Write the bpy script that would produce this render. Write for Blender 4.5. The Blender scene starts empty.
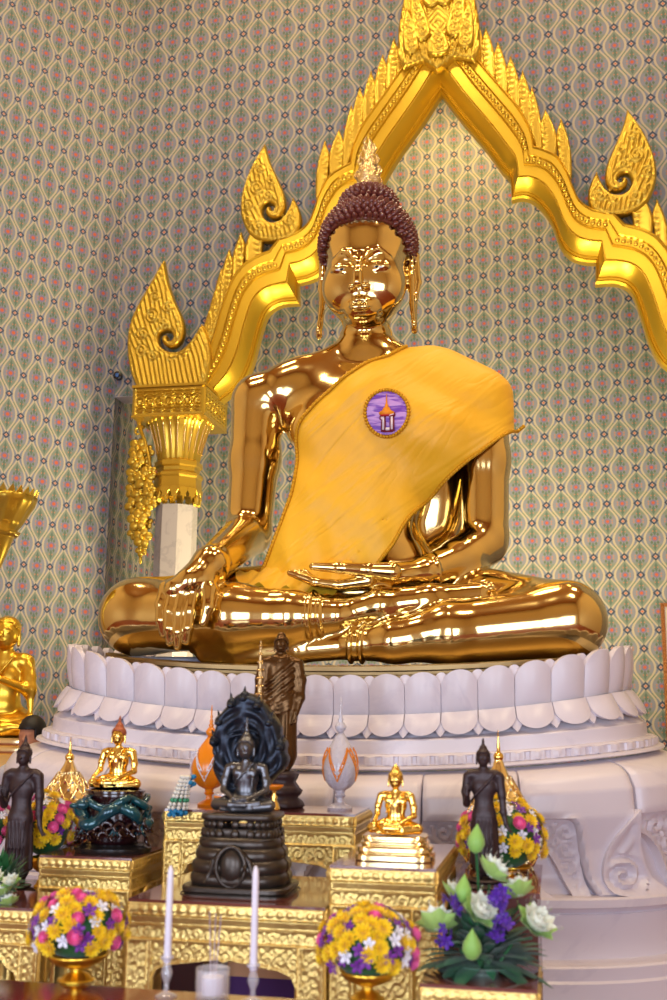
import bpy, bmesh, math, random
import numpy as np
from mathutils import Vector, Matrix
random.seed(7); RNG = np.random.default_rng(7)
PI = math.pi
SC = bpy.context.scene
COL = SC.collection
R = math.radians

# ------------------------------------------------------------------ camera
FPX = 1080.0
CAM = np.array([1.15, -6.6, 1.6])
YAW, PITCH, ROLL = R(11.5), R(11.2), R(0.67)
F_ = np.array([-math.sin(YAW)*math.cos(PITCH), math.cos(YAW)*math.cos(PITCH), math.sin(PITCH)])
R0 = np.array([math.cos(YAW), math.sin(YAW), 0.0])
U0 = np.cross(R0, F_)
R_ = math.cos(ROLL)*R0 + math.sin(ROLL)*U0
U_ = math.cos(ROLL)*U0 - math.sin(ROLL)*R0
def ray(px, py):
    return F_ + R_*((px-333.5)/FPX) + U_*((500.0-py)/FPX)
def at(px, py, Y):
    "world point seen at a spot of the photograph, on the upright plane y = Y"
    d = ray(px, py); t = (Y-CAM[1])/d[1]
    return CAM + d*t
def atz(px, py, Z):
    d = ray(px, py); t = (Z-CAM[2])/d[2]
    return CAM + d*t
def proj(p):
    v = np.asarray(p, float)-CAM
    z = v@F_
    return (333.5+FPX*(v@R_)/z, 500-FPX*(v@U_)/z)

cam_d = bpy.data.cameras.new('camera'); cam = bpy.data.objects.new('camera', cam_d); COL.objects.link(cam)
M = Matrix(((R_[0], U_[0], -F_[0], CAM[0]), (R_[1], U_[1], -F_[1], CAM[1]), (R_[2], U_[2], -F_[2], CAM[2]), (0,0,0,1)))
cam.matrix_world = M
cam_d.sensor_fit = 'VERTICAL'; cam_d.sensor_height = 36.0; cam_d.lens = 36.0*FPX/1000.0
cam_d.clip_start = 0.05; cam_d.clip_end = 100
cam_d.dof.use_dof = True; cam_d.dof.focus_distance = 7.0; cam_d.dof.aperture_fstop = 2.6
SC.camera = cam
SC.view_settings.view_transform = 'Standard'; SC.view_settings.look = 'None'
SC.view_settings.gamma = 1.0; SC.view_settings.use_curve_mapping = False

# ------------------------------------------------------------------ materials
def lin(c):
    return tuple((x/12.92 if x <= .04045 else ((x+.055)/1.055)**2.4) for x in c)
def rgb(r, g, b): return lin((r/255, g/255, b/255))

class N:
    "arithmetic on shader sockets"
    tree = None
    def __init__(s, sock): s.s = sock
    @staticmethod
    def m(op, a, b=None, c=None):
        n = N.tree.nodes.new('ShaderNodeMath'); n.operation = op
        for i, x in enumerate((a, b, c)):
            if x is None: continue
            if isinstance(x, N): N.tree.links.new(x.s, n.inputs[i])
            else: n.inputs[i].default_value = float(x)
        return N(n.outputs[0])
    def __add__(s, o): return N.m('ADD', s, o)
    __radd__ = __add__
    def __sub__(s, o): return N.m('SUBTRACT', s, o)
    def __rsub__(s, o): return N.m('SUBTRACT', o, s)
    def __mul__(s, o): return N.m('MULTIPLY', s, o)
    __rmul__ = __mul__
    def __truediv__(s, o): return N.m('DIVIDE', s, o)
    def abs(s): return N.m('ABSOLUTE', s)
    def fract(s): return N.m('FRACT', s)
    def sqrt(s): return N.m('SQRT', s)
    def cos(s): return N.m('COSINE', s)
    def sin(s): return N.m('SINE', s)
    def lt(s, o): return N.m('LESS_THAN', s, o)
    def gt(s, o): return N.m('GREATER_THAN', s, o)
    def min(s, o): return N.m('MINIMUM', s, o)
    def max(s, o): return N.m('MAXIMUM', s, o)
    def mod(s, o): return N.m('FLOORED_MODULO', s, o)
    def step(s, e, w):     # smooth 1 below e
        n = N.tree.nodes.new('ShaderNodeMapRange'); n.interpolation_type = 'SMOOTHSTEP'
        N.tree.links.new(s.s, n.inputs['Value'])
        n.inputs['From Min'].default_value = e-w; n.inputs['From Max'].default_value = e+w
        n.inputs['To Min'].default_value = 1; n.inputs['To Max'].default_value = 0
        return N(n.outputs[0])
def mix(f, a, b):
    n = N.tree.nodes.new('ShaderNodeMix'); n.data_type = 'RGBA'
    for sock, x in ((n.inputs[0], f), (n.inputs[6], a), (n.inputs[7], b)):
        if isinstance(x, N): N.tree.links.new(x.s, sock)
        elif isinstance(x, (int, float)): sock.default_value = x
        else: sock.default_value = (*x[:3], 1)
    return N(n.outputs[2])

def newmat(name):
    m = bpy.data.materials.new(name); m.use_nodes = True
    t = m.node_tree; N.tree = t
    return m, t, t.nodes['Principled BSDF']
def noise(scale, detail=3, rough=.5, vec=None, dist=0.0, out='Fac'):
    n = N.tree.nodes.new('ShaderNodeTexNoise'); n.inputs['Scale'].default_value = scale
    n.inputs['Detail'].default_value = detail; n.inputs['Roughness'].default_value = rough
    n.inputs['Distortion'].default_value = dist
    if vec is None:
        tc = N.tree.nodes.new('ShaderNodeTexCoord'); vec = tc.outputs['Object']
    N.tree.links.new(vec, n.inputs['Vector'])
    return N(n.outputs[0 if out == 'Fac' else 1])
def bump(bsdf, h, strength=.3, distance=.01):
    b = N.tree.nodes.new('ShaderNodeBump'); b.inputs['Strength'].default_value = strength
    b.inputs['Distance'].default_value = distance
    N.tree.links.new(h.s, b.inputs['Height']); N.tree.links.new(b.outputs[0], bsdf.inputs['Normal'])
def simple(name, col, rough=.5, metal=0.0, bumpscale=None, bumpstr=.2, col2=None, nscale=4, spec=None, sheen=0, trans=0, ior=None, coat=0):
    m, t, b = newmat(name)
    if col2 is not None:
        f = noise(nscale, 4, .6)
        c = mix(f, col, col2); t.links.new(c.s, b.inputs['Base Color'])
    else: b.inputs['Base Color'].default_value = (*col, 1)
    b.inputs['Roughness'].default_value = rough; b.inputs['Metallic'].default_value = metal
    if spec is not None: b.inputs['Specular IOR Level'].default_value = spec
    if sheen: b.inputs['Sheen Weight'].default_value = sheen
    if trans: b.inputs['Transmission Weight'].default_value = trans
    if ior: b.inputs['IOR'].default_value = ior
    if coat: b.inputs['Coat Weight'].default_value = coat; b.inputs['Coat Roughness'].default_value = .1
    if bumpscale: bump(b, noise(bumpscale, 4, .6), bumpstr, .01)
    return m

MT = {}
MT['buddha_gold'] = simple('polished_gold', (.85,.66,.29), .12, 1.0, bumpscale=2.2, bumpstr=.10, col2=(.77,.57,.22), nscale=1.6)
MT['plinth_bronze'] = simple('plinth_bronze', (.30,.20,.09), .42, 1.0, bumpscale=6, bumpstr=.2)
MT['arch_gold'] = simple('arch_gilding', (.64,.43,.045), .34, .85, bumpscale=9, bumpstr=.15, col2=(.66,.42,.035), nscale=2)
MT['leaf_gold'] = simple('gilded_leafwork', (.62,.42,.055), .30, .85)
MT['table_gold'] = simple('carved_gilding', (.92,.70,.26), .36, .78, bumpscale=45, bumpstr=.35, col2=(.80,.56,.16), nscale=14)
MT['table_gold_plain'] = simple('smooth_gilding', (.90,.72,.32), .33, .8, bumpscale=25, bumpstr=.25)
MT['statue_gold'] = simple('bright_small_gold', (1.0,.70,.18), .14, 1.0)
MT['pale_gold'] = simple('pale_gold_base', (1.0,.80,.42), .2, 1.0)
MT['disciple_gold'] = simple('satin_gold', (.86,.54,.06), .30, .95, bumpscale=12, bumpstr=.1)
MT['hair'] = simple('dark_red_brown_lacquer', rgb(104,44,38), .25, .1, coat=.5)
MT['gem_gold'] = simple('jewelled_gold', (.86,.66,.34), .2, 1.0, bumpscale=60, bumpstr=.8)
MT['copper_hair'] = simple('red_brown_hair', rgb(168,92,60), .35, .3)
MT['white'] = simple('eye_white', (.85,.85,.85), .2)
MT['black'] = simple('black_lacquer', (.012,.010,.010), .25)
MT['dark_wood'] = simple('very_dark_bronze', rgb(58,42,44), .42, .3, bumpscale=30, bumpstr=.2)
MT['brown_bronze'] = simple('brown_bronze', rgb(92,64,34), .26, .75, bumpscale=8, bumpstr=.1)
MT['grey_bronze'] = simple('grey_bronze', rgb(104,104,108), .28, .85, bumpscale=14, bumpstr=.15)
MT['naga_bronze'] = simple('blue_black_bronze', rgb(44,50,62), .36, .7, bumpscale=20, bumpstr=.3)
MT['naga_base'] = simple('dark_patina_bronze', rgb(74,66,60), .33, .7, bumpscale=14, bumpstr=.25)
MT['dragon_teal'] = simple('teal_glazed_dragon', rgb(14,92,92), .2, .3, col2=rgb(20,50,80), nscale=8, coat=.6)
MT['dragon_dark'] = simple('dark_red_lacquer_cloud', rgb(42,14,18), .18, .1, coat=.8)
MT['top_red'] = simple('polished_red_brown_top', rgb(120,66,60), .12, .0, coat=1.0)
MT['red_lacquer'] = simple('red_lacquer', rgb(122,30,24), .12, .0, coat=1.0)
MT['purple_cloth'] = simple('purple_cloth', rgb(84,44,104), .8)
MT['candle'] = simple('white_wax', rgb(232,228,240), .4)
MT['glass'] = simple('clear_glass', (.9,.9,.95), .04, spec=1.0, coat=1)
MT['glass'].node_tree.nodes['Principled BSDF'].inputs['Alpha'].default_value = .28
MT['crystal'] = simple('pale_lilac_crystal', rgb(232,228,240), .14, trans=.2, bumpscale=70, bumpstr=.9, coat=1)
MT['orange_glaze'] = simple('orange_glaze', rgb(240,140,20), .3, coat=.5)
MT['shelf_white'] = simple('white_marble_ledge', rgb(225,222,226), .3)
MT['skin'] = simple('skin', rgb(190,130,100), .5)
MT['person_hair'] = simple('black_hair', rgb(16,12,14), .5)
MT['shirt'] = simple('light_shirt', rgb(200,200,210), .8)
MT['trousers'] = simple('dark_trousers', rgb(30,30,40), .8)
MT['frame_gold'] = simple('picture_frame_gold', rgb(150,96,50), .35, .6, bumpscale=50, bumpstr=.5)

def marble(name, base, vein, scale, rough=.3, amount=.5):
    m, t, b = newmat(name)
    n1 = noise(scale, 6, .65, dist=1.2); n2 = noise(scale*.35, 3, .5)
    v = ((n1-.5).abs()*16).step(.4, .4)
    c = mix(v*amount, base, vein)
    c = mix(n2*.35, c, tuple(x*.86 for x in base))
    t.links.new(c.s, b.inputs['Base Color']); b.inputs['Roughness'].default_value = rough
    return m
MT['marble_white'] = marble('white_marble', rgb(222,214,222), rgb(192,184,200), .9, .34, .3)
MT['marble_grey'] = marble('grey_veined_marble', rgb(168,164,170), rgb(140,138,146), 2.0, .22, .5)
MT['marble_joint'] = simple('mortar_edge', rgb(205,170,150), .6)

# yellow robe
def robe_mat():
    m, t, b = newmat('saffron_satin')
    tc = t.nodes.new('ShaderNodeTexCoord')
    n = noise(1.5, 3, .5)
    c = mix(n, rgb(255,200,44), rgb(253,184,30)); t.links.new(c.s, b.inputs['Base Color'])
    b.inputs['Roughness'].default_value = .5; b.inputs['Sheen Weight'].default_value = .3
    m0 = t.nodes.new('ShaderNodeMapping'); m0.inputs['Rotation'].default_value = (0, R(42), 0); t.links.new(tc.outputs['Object'], m0.inputs['Vector'])
    mp = t.nodes.new('ShaderNodeMapping'); mp.inputs['Scale'].default_value = (.45, .6, 2.4); t.links.new(m0.outputs[0], mp.inputs['Vector'])
    f1_ = noise(1.9, 3, .55, vec=mp.outputs[0], dist=.5)
    f2_ = (f1_-.5).abs()*3
    bump(b, f2_.min(1.0), .42, .035)
    b.inputs['Sheen Tint'].default_value = (1,.75,.3,1)
    return m
MT['robe'] = robe_mat()
MT['robe_trim'] = simple('gold_braid', rgb(214,158,20), .45, .4, bumpscale=80, bumpstr=.6)
def emblem_mat():
    m, t, b = newmat('gathered_purple_satin')
    tc = t.nodes.new('ShaderNodeTexCoord')
    mp = t.nodes.new('ShaderNodeMapping'); mp.inputs['Scale'].default_value = (1.2, 1, 7); mp.inputs['Rotation'].default_value = (0, .25, 0)
    t.links.new(tc.outputs['Object'], mp.inputs['Vector'])
    n = noise(5.5, 3, .5, vec=mp.outputs[0], dist=.8)
    c = mix(n.step(.5, .12), rgb(206,160,236), rgb(120,60,190)); t.links.new(c.s, b.inputs['Base Color'])
    b.inputs['Roughness'].default_value = .4; bump(b, n, .5, .02)
    return m
MT['emblem_purple'] = emblem_mat()
MT['emblem_orange'] = simple('orange_embroidery', rgb(242,150,20), .6)
MT['emblem_red'] = simple('red_embroidery', rgb(190,30,40), .6)
MT['emblem_white'] = simple('white_embroidery', rgb(240,225,235), .6)
MT['emblem_maroon'] = simple('maroon_embroidery', rgb(130,30,60), .6)

def wall_mat(name, a, b_, u0=0.0, v0=0.0):
    "painted lattice: ogee cells with a red flower between ribbons that cross under blue lozenges"
    m, t, bs = newmat(name)
    uv = t.nodes.new('ShaderNodeUVMap'); sp = t.nodes.new('ShaderNodeSeparateXYZ'); t.links.new(uv.outputs[0], sp.inputs[0])
    s = (N(sp.outputs[0])-u0)/a; v = (N(sp.outputs[1])-v0)/b_
    x1 = (s.fract()-.5); y1 = ((v+.5).fract()-.5)
    x2 = ((s+.5).fract()-.5); y2 = (v.fract()-.5)
    ins = (x1.abs()+y1.abs()).lt(.5)
    X = ins*x1+(1-ins)*x2; Y = ins*y1+(1-ins)*y2
    ax = X.abs(); ay = Y.abs()
    w = (Y*(2*PI)).cos()*.163+.177-(Y*(4*PI)).cos()*.014             # half width of the ogee at this height
    d = ax-w                                    # < 0 inside
    cream = rgb(180,170,154); lav = rgb(122,130,152); sage = rgb(112,130,124); teal = rgb(76,106,96)
    deep = rgb(80,104,84); navy = rgb(14,50,88); orange = rgb(190,84,48); pink = rgb(176,124,100); viol = rgb(112,104,146)
    # ribbon outside the ogee, green and lavender lengths
    seg = ((ax-ay).abs()).step(.13, .05)
    col = mix(seg, rgb(108,122,148), rgb(86,120,106))
    # inside
    r = ((X*X)*(a*a/(b_*b_))*1.0+Y*Y).sqrt()
    inner = mix(noise(1.0, 1, .5, vec=uv.outputs[0])*0+(ay.step(.16, .05)), sage, lav)
    # leaves above and below the flower
    leaf = ((ax*2.2+(ay-.2).abs()*1.1)).step(.155, .02)
    inner = mix(leaf, inner, teal)
    leaf2 = (((ax-.10).abs()*1.6+(ay-.11).abs()*1.4)).step(.075, .02)
    inner = mix(leaf2, inner, deep)
    dots = (((ax-.150)*(ax-.155)+(ay-.035)*(ay-.035)).sqrt()).step(.025, .008)
    dots2 = (((ax-.055)*(ax-.055)+(ay-.205)*(ay-.205)).sqrt()).step(.022, .008)
    inner = mix(dots.max(dots2), inner, pink)
    inner = mix(r.step(.085, .015), inner, viol)
    inner = mix(r.step(.043, .01), inner, orange)
    col = mix(d.step(-.03, .012), col, inner)
    band = (d.abs()).step(.036, .010)
    col = mix(band, col, cream)
    # thin cream edge of the ribbon
    rib = ax+ay
    # lozenges at the corners of the cell
    k1 = ((ax-.5).abs()*(1.0)+ay*(b_/a)); k2 = (ax+((ay-.5).abs())*(b_/a))
    k = k1.min(k2)
    col = mix(k.step(.150, .006), col, navy)
    col = mix(k.step(.068, .006), col, rgb(184,160,150))
    col = mix(k.step(.036, .008), col, orange)
    n = noise(18, 3, .6)
    col = mix(n*.16, col, rgb(150,140,136))
    t.links.new(col.s, bs.inputs['Base Color'])
    bs.inputs['Roughness'].default_value = .62
    return m

# ------------------------------------------------------------------ mesh helpers
def mesh_np(name, V, Fq, mat, parent=None, smooth=True, mats=None, mi=None, link=True):
    V = np.ascontiguousarray(V, dtype=np.float32); me = bpy.data.meshes.new(name)
    if isinstance(Fq, np.ndarray):
        nf, k = Fq.shape
        me.vertices.add(len(V)); me.vertices.foreach_set('co', V.ravel())
        me.loops.add(nf*k); me.loops.foreach_set('vertex_index', np.ascontiguousarray(Fq, dtype=np.int32).ravel())
        me.polygons.add(nf); me.polygons.foreach_set('loop_start', np.arange(0, nf*k, k, dtype=np.int32))
        try: me.polygons.foreach_set('loop_total', np.full(nf, k, dtype=np.int32))
        except Exception: pass
    else:
        me.from_pydata([tuple(map(float, v)) for v in V], [], [tuple(f) for f in Fq])
    me.update(calc_edges=True); me.validate()
    me.polygons.foreach_set('use_smooth', np.full(len(me.polygons), bool(smooth)))
    for x in (mats or [mat]): me.materials.append(MT[x] if isinstance(x, str) else x)
    if mi is not None and len(mi) == len(me.polygons): me.polygons.foreach_set('material_index', np.asarray(mi, dtype=np.int32))
    o = bpy.data.objects.new(name, me)
    if link: COL.objects.link(o)
    if parent is not None: o.parent = parent
    return o

class MB:
    "collects shapes, then makes ONE mesh object"
    def __init__(s): s.V = []; s.F = []; s.n = 0; s.mi = []; s.cur = 0
    def add(s, V, F):
        V = np.asarray(V, float)
        s.V.append(V)
        for f in F: s.F.append(tuple(int(i)+s.n for i in f)); s.mi.append(s.cur)
        s.n += len(V); return s
    def grid(s, P, closeu=False, closev=False):
        nu, nv = P.shape[:2]; F = []
        for i in range(nu if closeu else nu-1):
            for j in range(nv if closev else nv-1):
                a = i*nv+j; b = ((i+1) % nu)*nv+j; c = ((i+1) % nu)*nv+(j+1) % nv; d = i*nv+(j+1) % nv
                F.append((a, b, c, d))
        return s.add(P.reshape(-1, 3), F)
    def box(s, x0, x1, y0, y1, z0, z1, T=None):
        V = np.array([(x, y, z) for x in (x0, x1) for y in (y0, y1) for z in (z0, z1)], float)
        if T is not None: V = V@T[:3, :3].T+T[:3, 3]
        return s.add(V, [(0,1,3,2),(4,6,7,5),(0,4,5,1),(2,3,7,6),(0,2,6,4),(1,5,7,3)])
    def lathe(s, prof, c=(0,0,0), n=24, sy=1.0, ang=0, mod=None):
        prof = [(max(r, 1e-4), z) for r, z in prof]
        P = np.zeros((n, len(prof), 3))
        for i in range(n):
            a = 2*PI*i/n+ang
            for j, (r, z) in enumerate(prof):
                rr = r*(mod(a, z) if mod else 1)
                P[i, j] = (c[0]+rr*math.cos(a), c[1]+rr*math.sin(a)*sy, c[2]+z)
        s.grid(P, closeu=True)
        base = s.n-n*len(prof)
        s.F.append(tuple(base+i*len(prof) for i in range(n))[::-1]); s.mi.append(s.cur)
        s.F.append(tuple(base+i*len(prof)+len(prof)-1 for i in range(n))); s.mi.append(s.cur)
        return s
    def tube(s, pts, r, n=8):
        pts = np.asarray(pts, float); m = len(pts)
        rr = np.full(m, r) if np.isscalar(r) else np.interp(np.linspace(0, 1, m), np.linspace(0, 1, len(r)), r)
        P = np.zeros((m, n, 3)); up = np.array([.1, .2, 1.0])
        for i in range(m):
            t = pts[min(i+1, m-1)]-pts[max(i-1, 0)]; t = t/(np.linalg.norm(t)+1e-9)
            a = np.cross(up, t)
            if np.linalg.norm(a) < .2: a = np.cross((1, 0, 0), t)
            a /= np.linalg.norm(a)+1e-9; b = np.cross(t, a); up = b
            for j in range(n):
                q = 2*PI*j/n
                P[i, j] = pts[i]+rr[i]*(a*math.cos(q)+b*math.sin(q))
        s.grid(P, closev=True)
        base = s.n-m*n
        s.F.append(tuple(base+j for j in range(n))[::-1]); s.mi.append(s.cur)
        s.F.append(tuple(base+(m-1)*n+j for j in range(n))); s.mi.append(s.cur)
        return s
    def ball(s, c, r, nu=10, nv=6, T=None):
        r = np.broadcast_to(np.asarray(r, float), (3,))
        P = np.zeros((nu, nv+1, 3))
        for i in range(nu):
            for j in range(nv+1):
                a = 2*PI*i/nu; b = -PI/2+PI*j/nv
                q = np.array([math.cos(a)*max(math.cos(b), 1e-3), math.sin(a)*max(math.cos(b), 1e-3), math.sin(b)])*r
                if T is not None: q = T@q
                P[i, j] = q+c
        return s.grid(P, closeu=True)
    def prism(s, poly, y0, y1, T=None, bev=0.0):
        "poly (x,z) list, extruded in y from y1 (back) to y0 (front); ngon faces"
        poly = [tuple(p) for p in poly]; n = len(poly)
        A = sum(poly[i][0]*poly[(i+1) % n][1]-poly[(i+1) % n][0]*poly[i][1] for i in range(n))
        if A < 0: poly = poly[::-1]
        rings = [[(x, y1, z) for x, z in poly]]
        if bev > 0:
            p = np.array(poly); nx = np.roll(p, -1, 0)-p; pv = p-np.roll(p, 1, 0)
            tn = nx/(np.linalg.norm(nx, axis=1)[:, None]+1e-9)+pv/(np.linalg.norm(pv, axis=1)[:, None]+1e-9)
            tn /= np.linalg.norm(tn, axis=1)[:, None]+1e-9
            inn = p+np.stack([-tn[:, 1], tn[:, 0]], 1)*bev
            rings.append([(x, y0+bev, z) for x, z in poly]); rings.append([(x, y0, z) for x, z in inn])
        else: rings.append([(x, y0, z) for x, z in poly])
        V = np.array(sum(rings, []), float)
        if T is not None: V = V@T[:3, :3].T+T[:3, 3]
        F = []
        for r in range(len(rings)-1):
            for i in range(n):
                j = (i+1) % n; F.append((r*n+i, (r+1)*n+i, (r+1)*n+j, r*n+j)[::-1])
        F.append(tuple(range(n))[::-1]); F.append(tuple((len(rings)-1)*n+i for i in range(n)))
        return s.add(V, F)
    def build(s, name, mat, parent=None, smooth=True, mats=None, auto=None, link=True):
        V = np.concatenate(s.V) if s.V else np.zeros((0, 3))
        o = mesh_np(name, V, s.F, mat, parent, smooth, mats, s.mi if mats else None, link)
        if auto:
            bm = bmesh.new(); bm.from_mesh(o.data)
            bmesh.ops.recalc_face_normals(bm, faces=bm.faces)
            for e in bm.edges:
                if len(e.link_faces) == 2 and e.calc_face_angle(0) > R(auto): e.smooth = False
            bm.to_mesh(o.data); bm.free()
        return o

def TM(loc=(0,0,0), rz=0.0, sc=1.0, rx=0.0, ry=0.0):
    return np.array(Matrix.Translation(Vector(loc)) @ Matrix.Rotation(rz, 4, 'Z') @ Matrix.Rotation(ry, 4, 'Y') @ Matrix.Rotation(rx, 4, 'X') @ Matrix.Scale(sc, 4))

def thing(name, label, cat, loc=(0,0,0), group=None):
    o = bpy.data.objects.new(name, None); COL.objects.link(o); o.empty_display_size = .1
    o.location = tuple(map(float, loc)); o['label'] = label; o['category'] = cat
    if group: o['group'] = group
    return o
def tag(o, label, cat, group=None, kind=None):
    o['label'] = label; o['category'] = cat
    if group: o['group'] = group
    if kind: o['kind'] = kind
    return o
def struct(o): o['kind'] = 'structure'; return o
def shift(o, loc):
    "move an object's origin to loc while its vertices stay where they are in the world (parent must sit at 0)"
    o.data.transform(Matrix.Translation(-Vector(tuple(map(float, loc))))); o.location = tuple(map(float, loc)); return o
def under(root, objs):
    "parent world-space meshes to a root that stands at its base"
    for o in objs:
        o.parent = root
        o.data.transform(Matrix.Translation(-root.location)); 
    return root

# ------------------------------------------------------------------ implicit surfaces
class SDF:
    def __init__(s): s.p = []
    def add(s, fn, lo, hi, k=.02, sub=False): s.p.append((fn, np.array(lo, float), np.array(hi, float), k, sub)); return s
    def E(s, c, r, k=.02, rot=None, sub=False):
        c = np.array(c, float); r = np.array(r, float)*np.ones(3); m = r.max()
        Rm = None if rot is None else np.array(rot.to_3x3() if hasattr(rot, 'to_3x3') else rot)
        def fn(P):
            q = P-c
            if Rm is not None: q = q@Rm
            k0 = np.sqrt(((q/r)**2).sum(-1)); k1 = np.sqrt(((q/(r*r))**2).sum(-1))+1e-9
            return k0*(k0-1)/k1
        return s.add(fn, c-m, c+m, k, sub)
    def C(s, a, b, ra, rb=None, k=.02, flat=None, sub=False):
        a = np.array(a, float); b = np.array(b, float); rb = ra if rb is None else rb; m = max(ra, rb)
        ab = b-a; L = max(ab@ab, 1e-9)
        def fn(P):
            q = P-a; t = np.clip((q@ab)/L, 0, 1)
            w = q-t[..., None]*ab
            if flat is not None:
                n = np.array(flat[0], float); n /= np.linalg.norm(n)
                w = w+(w@n)[..., None]*n*(1/flat[1]-1)
                return (np.sqrt((w**2).sum(-1))-(ra+(rb-ra)*t))*min(1, flat[1]*1.4)
            return np.sqrt((w**2).sum(-1))-(ra+(rb-ra)*t)
        return s.add(fn, np.minimum(a, b)-m, np.maximum(a, b)+m, k, sub)
    def chain(s, pts, rs, k=.02, flat=None):
        for i in range(len(pts)-1): s.C(pts[i], pts[i+1], rs[i], rs[i+1], k, flat)
        return s
    def ev(s, P):
        D = np.full(P.shape[:-1], 9.0)
        for fn, lo, hi, k, sub in s.p: D = s.comb(D, fn(P), k, sub)
        return D
    @staticmethod
    def comb(D, d, k, sub):
        if sub:
            d = -d; h = np.clip(.5-.5*(d-D)/k, 0, 1); return d+(D-d)*h+k*h*(1-h)
        h = np.clip(.5+.5*(D-d)/k, 0, 1)
        return D+(d-D)*h-k*h*(1-h)
    def grid(s, lo, hi, vox):
        lo = np.array(lo, float); hi = np.array(hi, float)
        n = np.ceil((hi-lo)/vox).astype(int)+1
        ax = [lo[i]+vox*np.arange(n[i]) for i in range(3)]
        D = np.full(n, 9.0, dtype=np.float32)
        for fn, l, h, k, sub in s.p:
            mg = k*1.2+3*vox
            i0 = np.maximum(((l-mg-lo)/vox).astype(int), 0); i1 = np.minimum(((h+mg-lo)/vox).astype(int)+2, n)
            if (i1 <= i0).any(): continue
            sl = tuple(slice(i0[q], i1[q]) for q in range(3))
            P = np.stack(np.meshgrid(*(ax[q][sl[q]] for q in range(3)), indexing='ij'), -1)
            D[sl] = s.comb(D[sl], fn(P), k, sub)
        return D, lo, vox
    def mesh(s, lo, hi, vox, newton=2, extra=None):
        D, lo, vox = s.grid(lo, hi, vox)
        ev = s.ev
        if extra is not None:
            n = D.shape; ax = [lo[i]+vox*np.arange(n[i]) for i in range(3)]
            P = np.stack(np.meshgrid(*ax, indexing='ij'), -1)
            D = extra(P, D)
            ev = lambda Q: extra(Q, s.ev(Q))
        V, F = surface_nets(D, lo, vox)
        e = vox*.25
        for _ in range(newton):
            out = np.empty_like(V)
            for i in range(0, len(V), 60000):
                Q = V[i:i+60000]; d = ev(Q)
                g = np.stack([ev(Q+np.eye(3)[a]*e)-d for a in range(3)], -1)/e
                gn = (g**2).sum(-1, keepdims=True)
                st = -d[:, None]*g/np.maximum(gn, .25)
                ln = np.linalg.norm(st, axis=1, keepdims=True); st *= np.minimum(1, vox*.6/(ln+1e-9))
                out[i:i+60000] = Q+st
            V = out
        return V, F

def surface_nets(D, lo, h):
    D = np.asarray(D, float); S = D < 0
    nx, ny, nz = D.shape
    c = [S[i:nx-1+i, j:ny-1+j, k:nz-1+k] for i in (0,1) for j in (0,1) for k in (0,1)]
    s = sum(x.astype(np.int8) for x in c); act = (s > 0) & (s < 8)
    idx = np.full(act.shape, -1, dtype=np.int64); I = np.argwhere(act); idx[act] = np.arange(len(I))
    acc = np.zeros((len(I), 3)); cnt = np.zeros(len(I))
    corners = [(i, j, k) for i in (0,1) for j in (0,1) for k in (0,1)]
    for a in corners:
        for ax in range(3):
            if a[ax] == 1: continue
            b = list(a); b[ax] = 1
            da = D[I[:, 0]+a[0], I[:, 1]+a[1], I[:, 2]+a[2]]; db = D[I[:, 0]+b[0], I[:, 1]+b[1], I[:, 2]+b[2]]
            m = (da < 0) != (db < 0)
            t = np.where(m, da/np.where(m, da-db, 1), 0)
            p = np.tile(np.array(a, float), (len(I), 1)); p[:, ax] += t
            acc[m] += p[m]; cnt[m] += 1
    V = lo+(I+acc/cnt[:, None])*h
    Fs = []
    for ax in range(3):
        o = [q for q in range(3) if q != ax]
        sl0 = [slice(None)]*3; sl1 = [slice(None)]*3
        sl0[ax] = slice(0, -1); sl1[ax] = slice(1, None)
        A = S[tuple(sl0)]; B = S[tuple(sl1)]
        E = np.argwhere(A != B)
        E = E[(E[:, o[0]] > 0) & (E[:, o[1]] > 0) & (E[:, o[0]] < D.shape[o[0]]-1) & (E[:, o[1]] < D.shape[o[1]]-1)]
        if not len(E): continue
        ins = A[E[:, 0], E[:, 1], E[:, 2]]
        q = []
        for du, dv in ((1,1),(0,1),(0,0),(1,0)):
            e = E.copy(); e[:, o[0]] -= du; e[:, o[1]] -= dv
            q.append(idx[e[:, 0], e[:, 1], e[:, 2]])
        q = np.stack(q, 1)
        flip = ins if ax != 1 else ~ins
        q[~flip] = q[~flip][:, ::-1]
        Fs.append(q)
    return V, np.concatenate(Fs)

# flat relief: a polygon filled by a fine grid whose height h(x,z) stands out towards -y
def poly_inside(P, poly):
    x, z = P[..., 0], P[..., 1]; ins = np.zeros(x.shape, bool); n = len(poly)
    for i in range(n):
        x0, z0 = poly[i]; x1, z1 = poly[(i+1) % n]
        c = ((z0 > z) != (z1 > z)) & (x < (x1-x0)*(z-z0)/((z1-z0) if z1 != z0 else 1e-12)+x0)
        ins ^= c
    return ins
def poly_dist(P, poly, closed=True):
    n = len(poly); best = np.full(P.shape[:-1], 1e9); near = np.zeros(P.shape)
    for i in range(n if closed else n-1):
        a = np.array(poly[i], float); b = np.array(poly[(i+1) % n], float); ab = b-a
        t = np.clip(((P-a)@ab)/max(ab@ab, 1e-12), 0, 1); q = a+t[..., None]*ab
        d = np.sqrt(((P-q)**2).sum(-1)); m = d < best
        best = np.where(m, d, best); near[m] = q[m]
    return best, near
def smooth_poly(pts, it=2, closed=True, sharp=()):
    pts = [(np.array(p, float), i in sharp) for i, p in enumerate(pts)]
    for _ in range(it):
        o = []; n = len(pts)
        for i in range(n):
            (a, sa), (b, sb) = pts[i], pts[(i+1) % n]
            if not closed and i == n-1: break
            if sa: o.append((a, True))
            elif not closed and i == 0: o.append((a, True))
            if not sa or True:
                o.append((a*.75+b*.25, False)) if not sa else None
            o.append((a*.25+b*.75, False)) if not sb else None
        if not closed: o.append(pts[-1])
        pts = o
    return [p for p, _ in pts]
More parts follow.
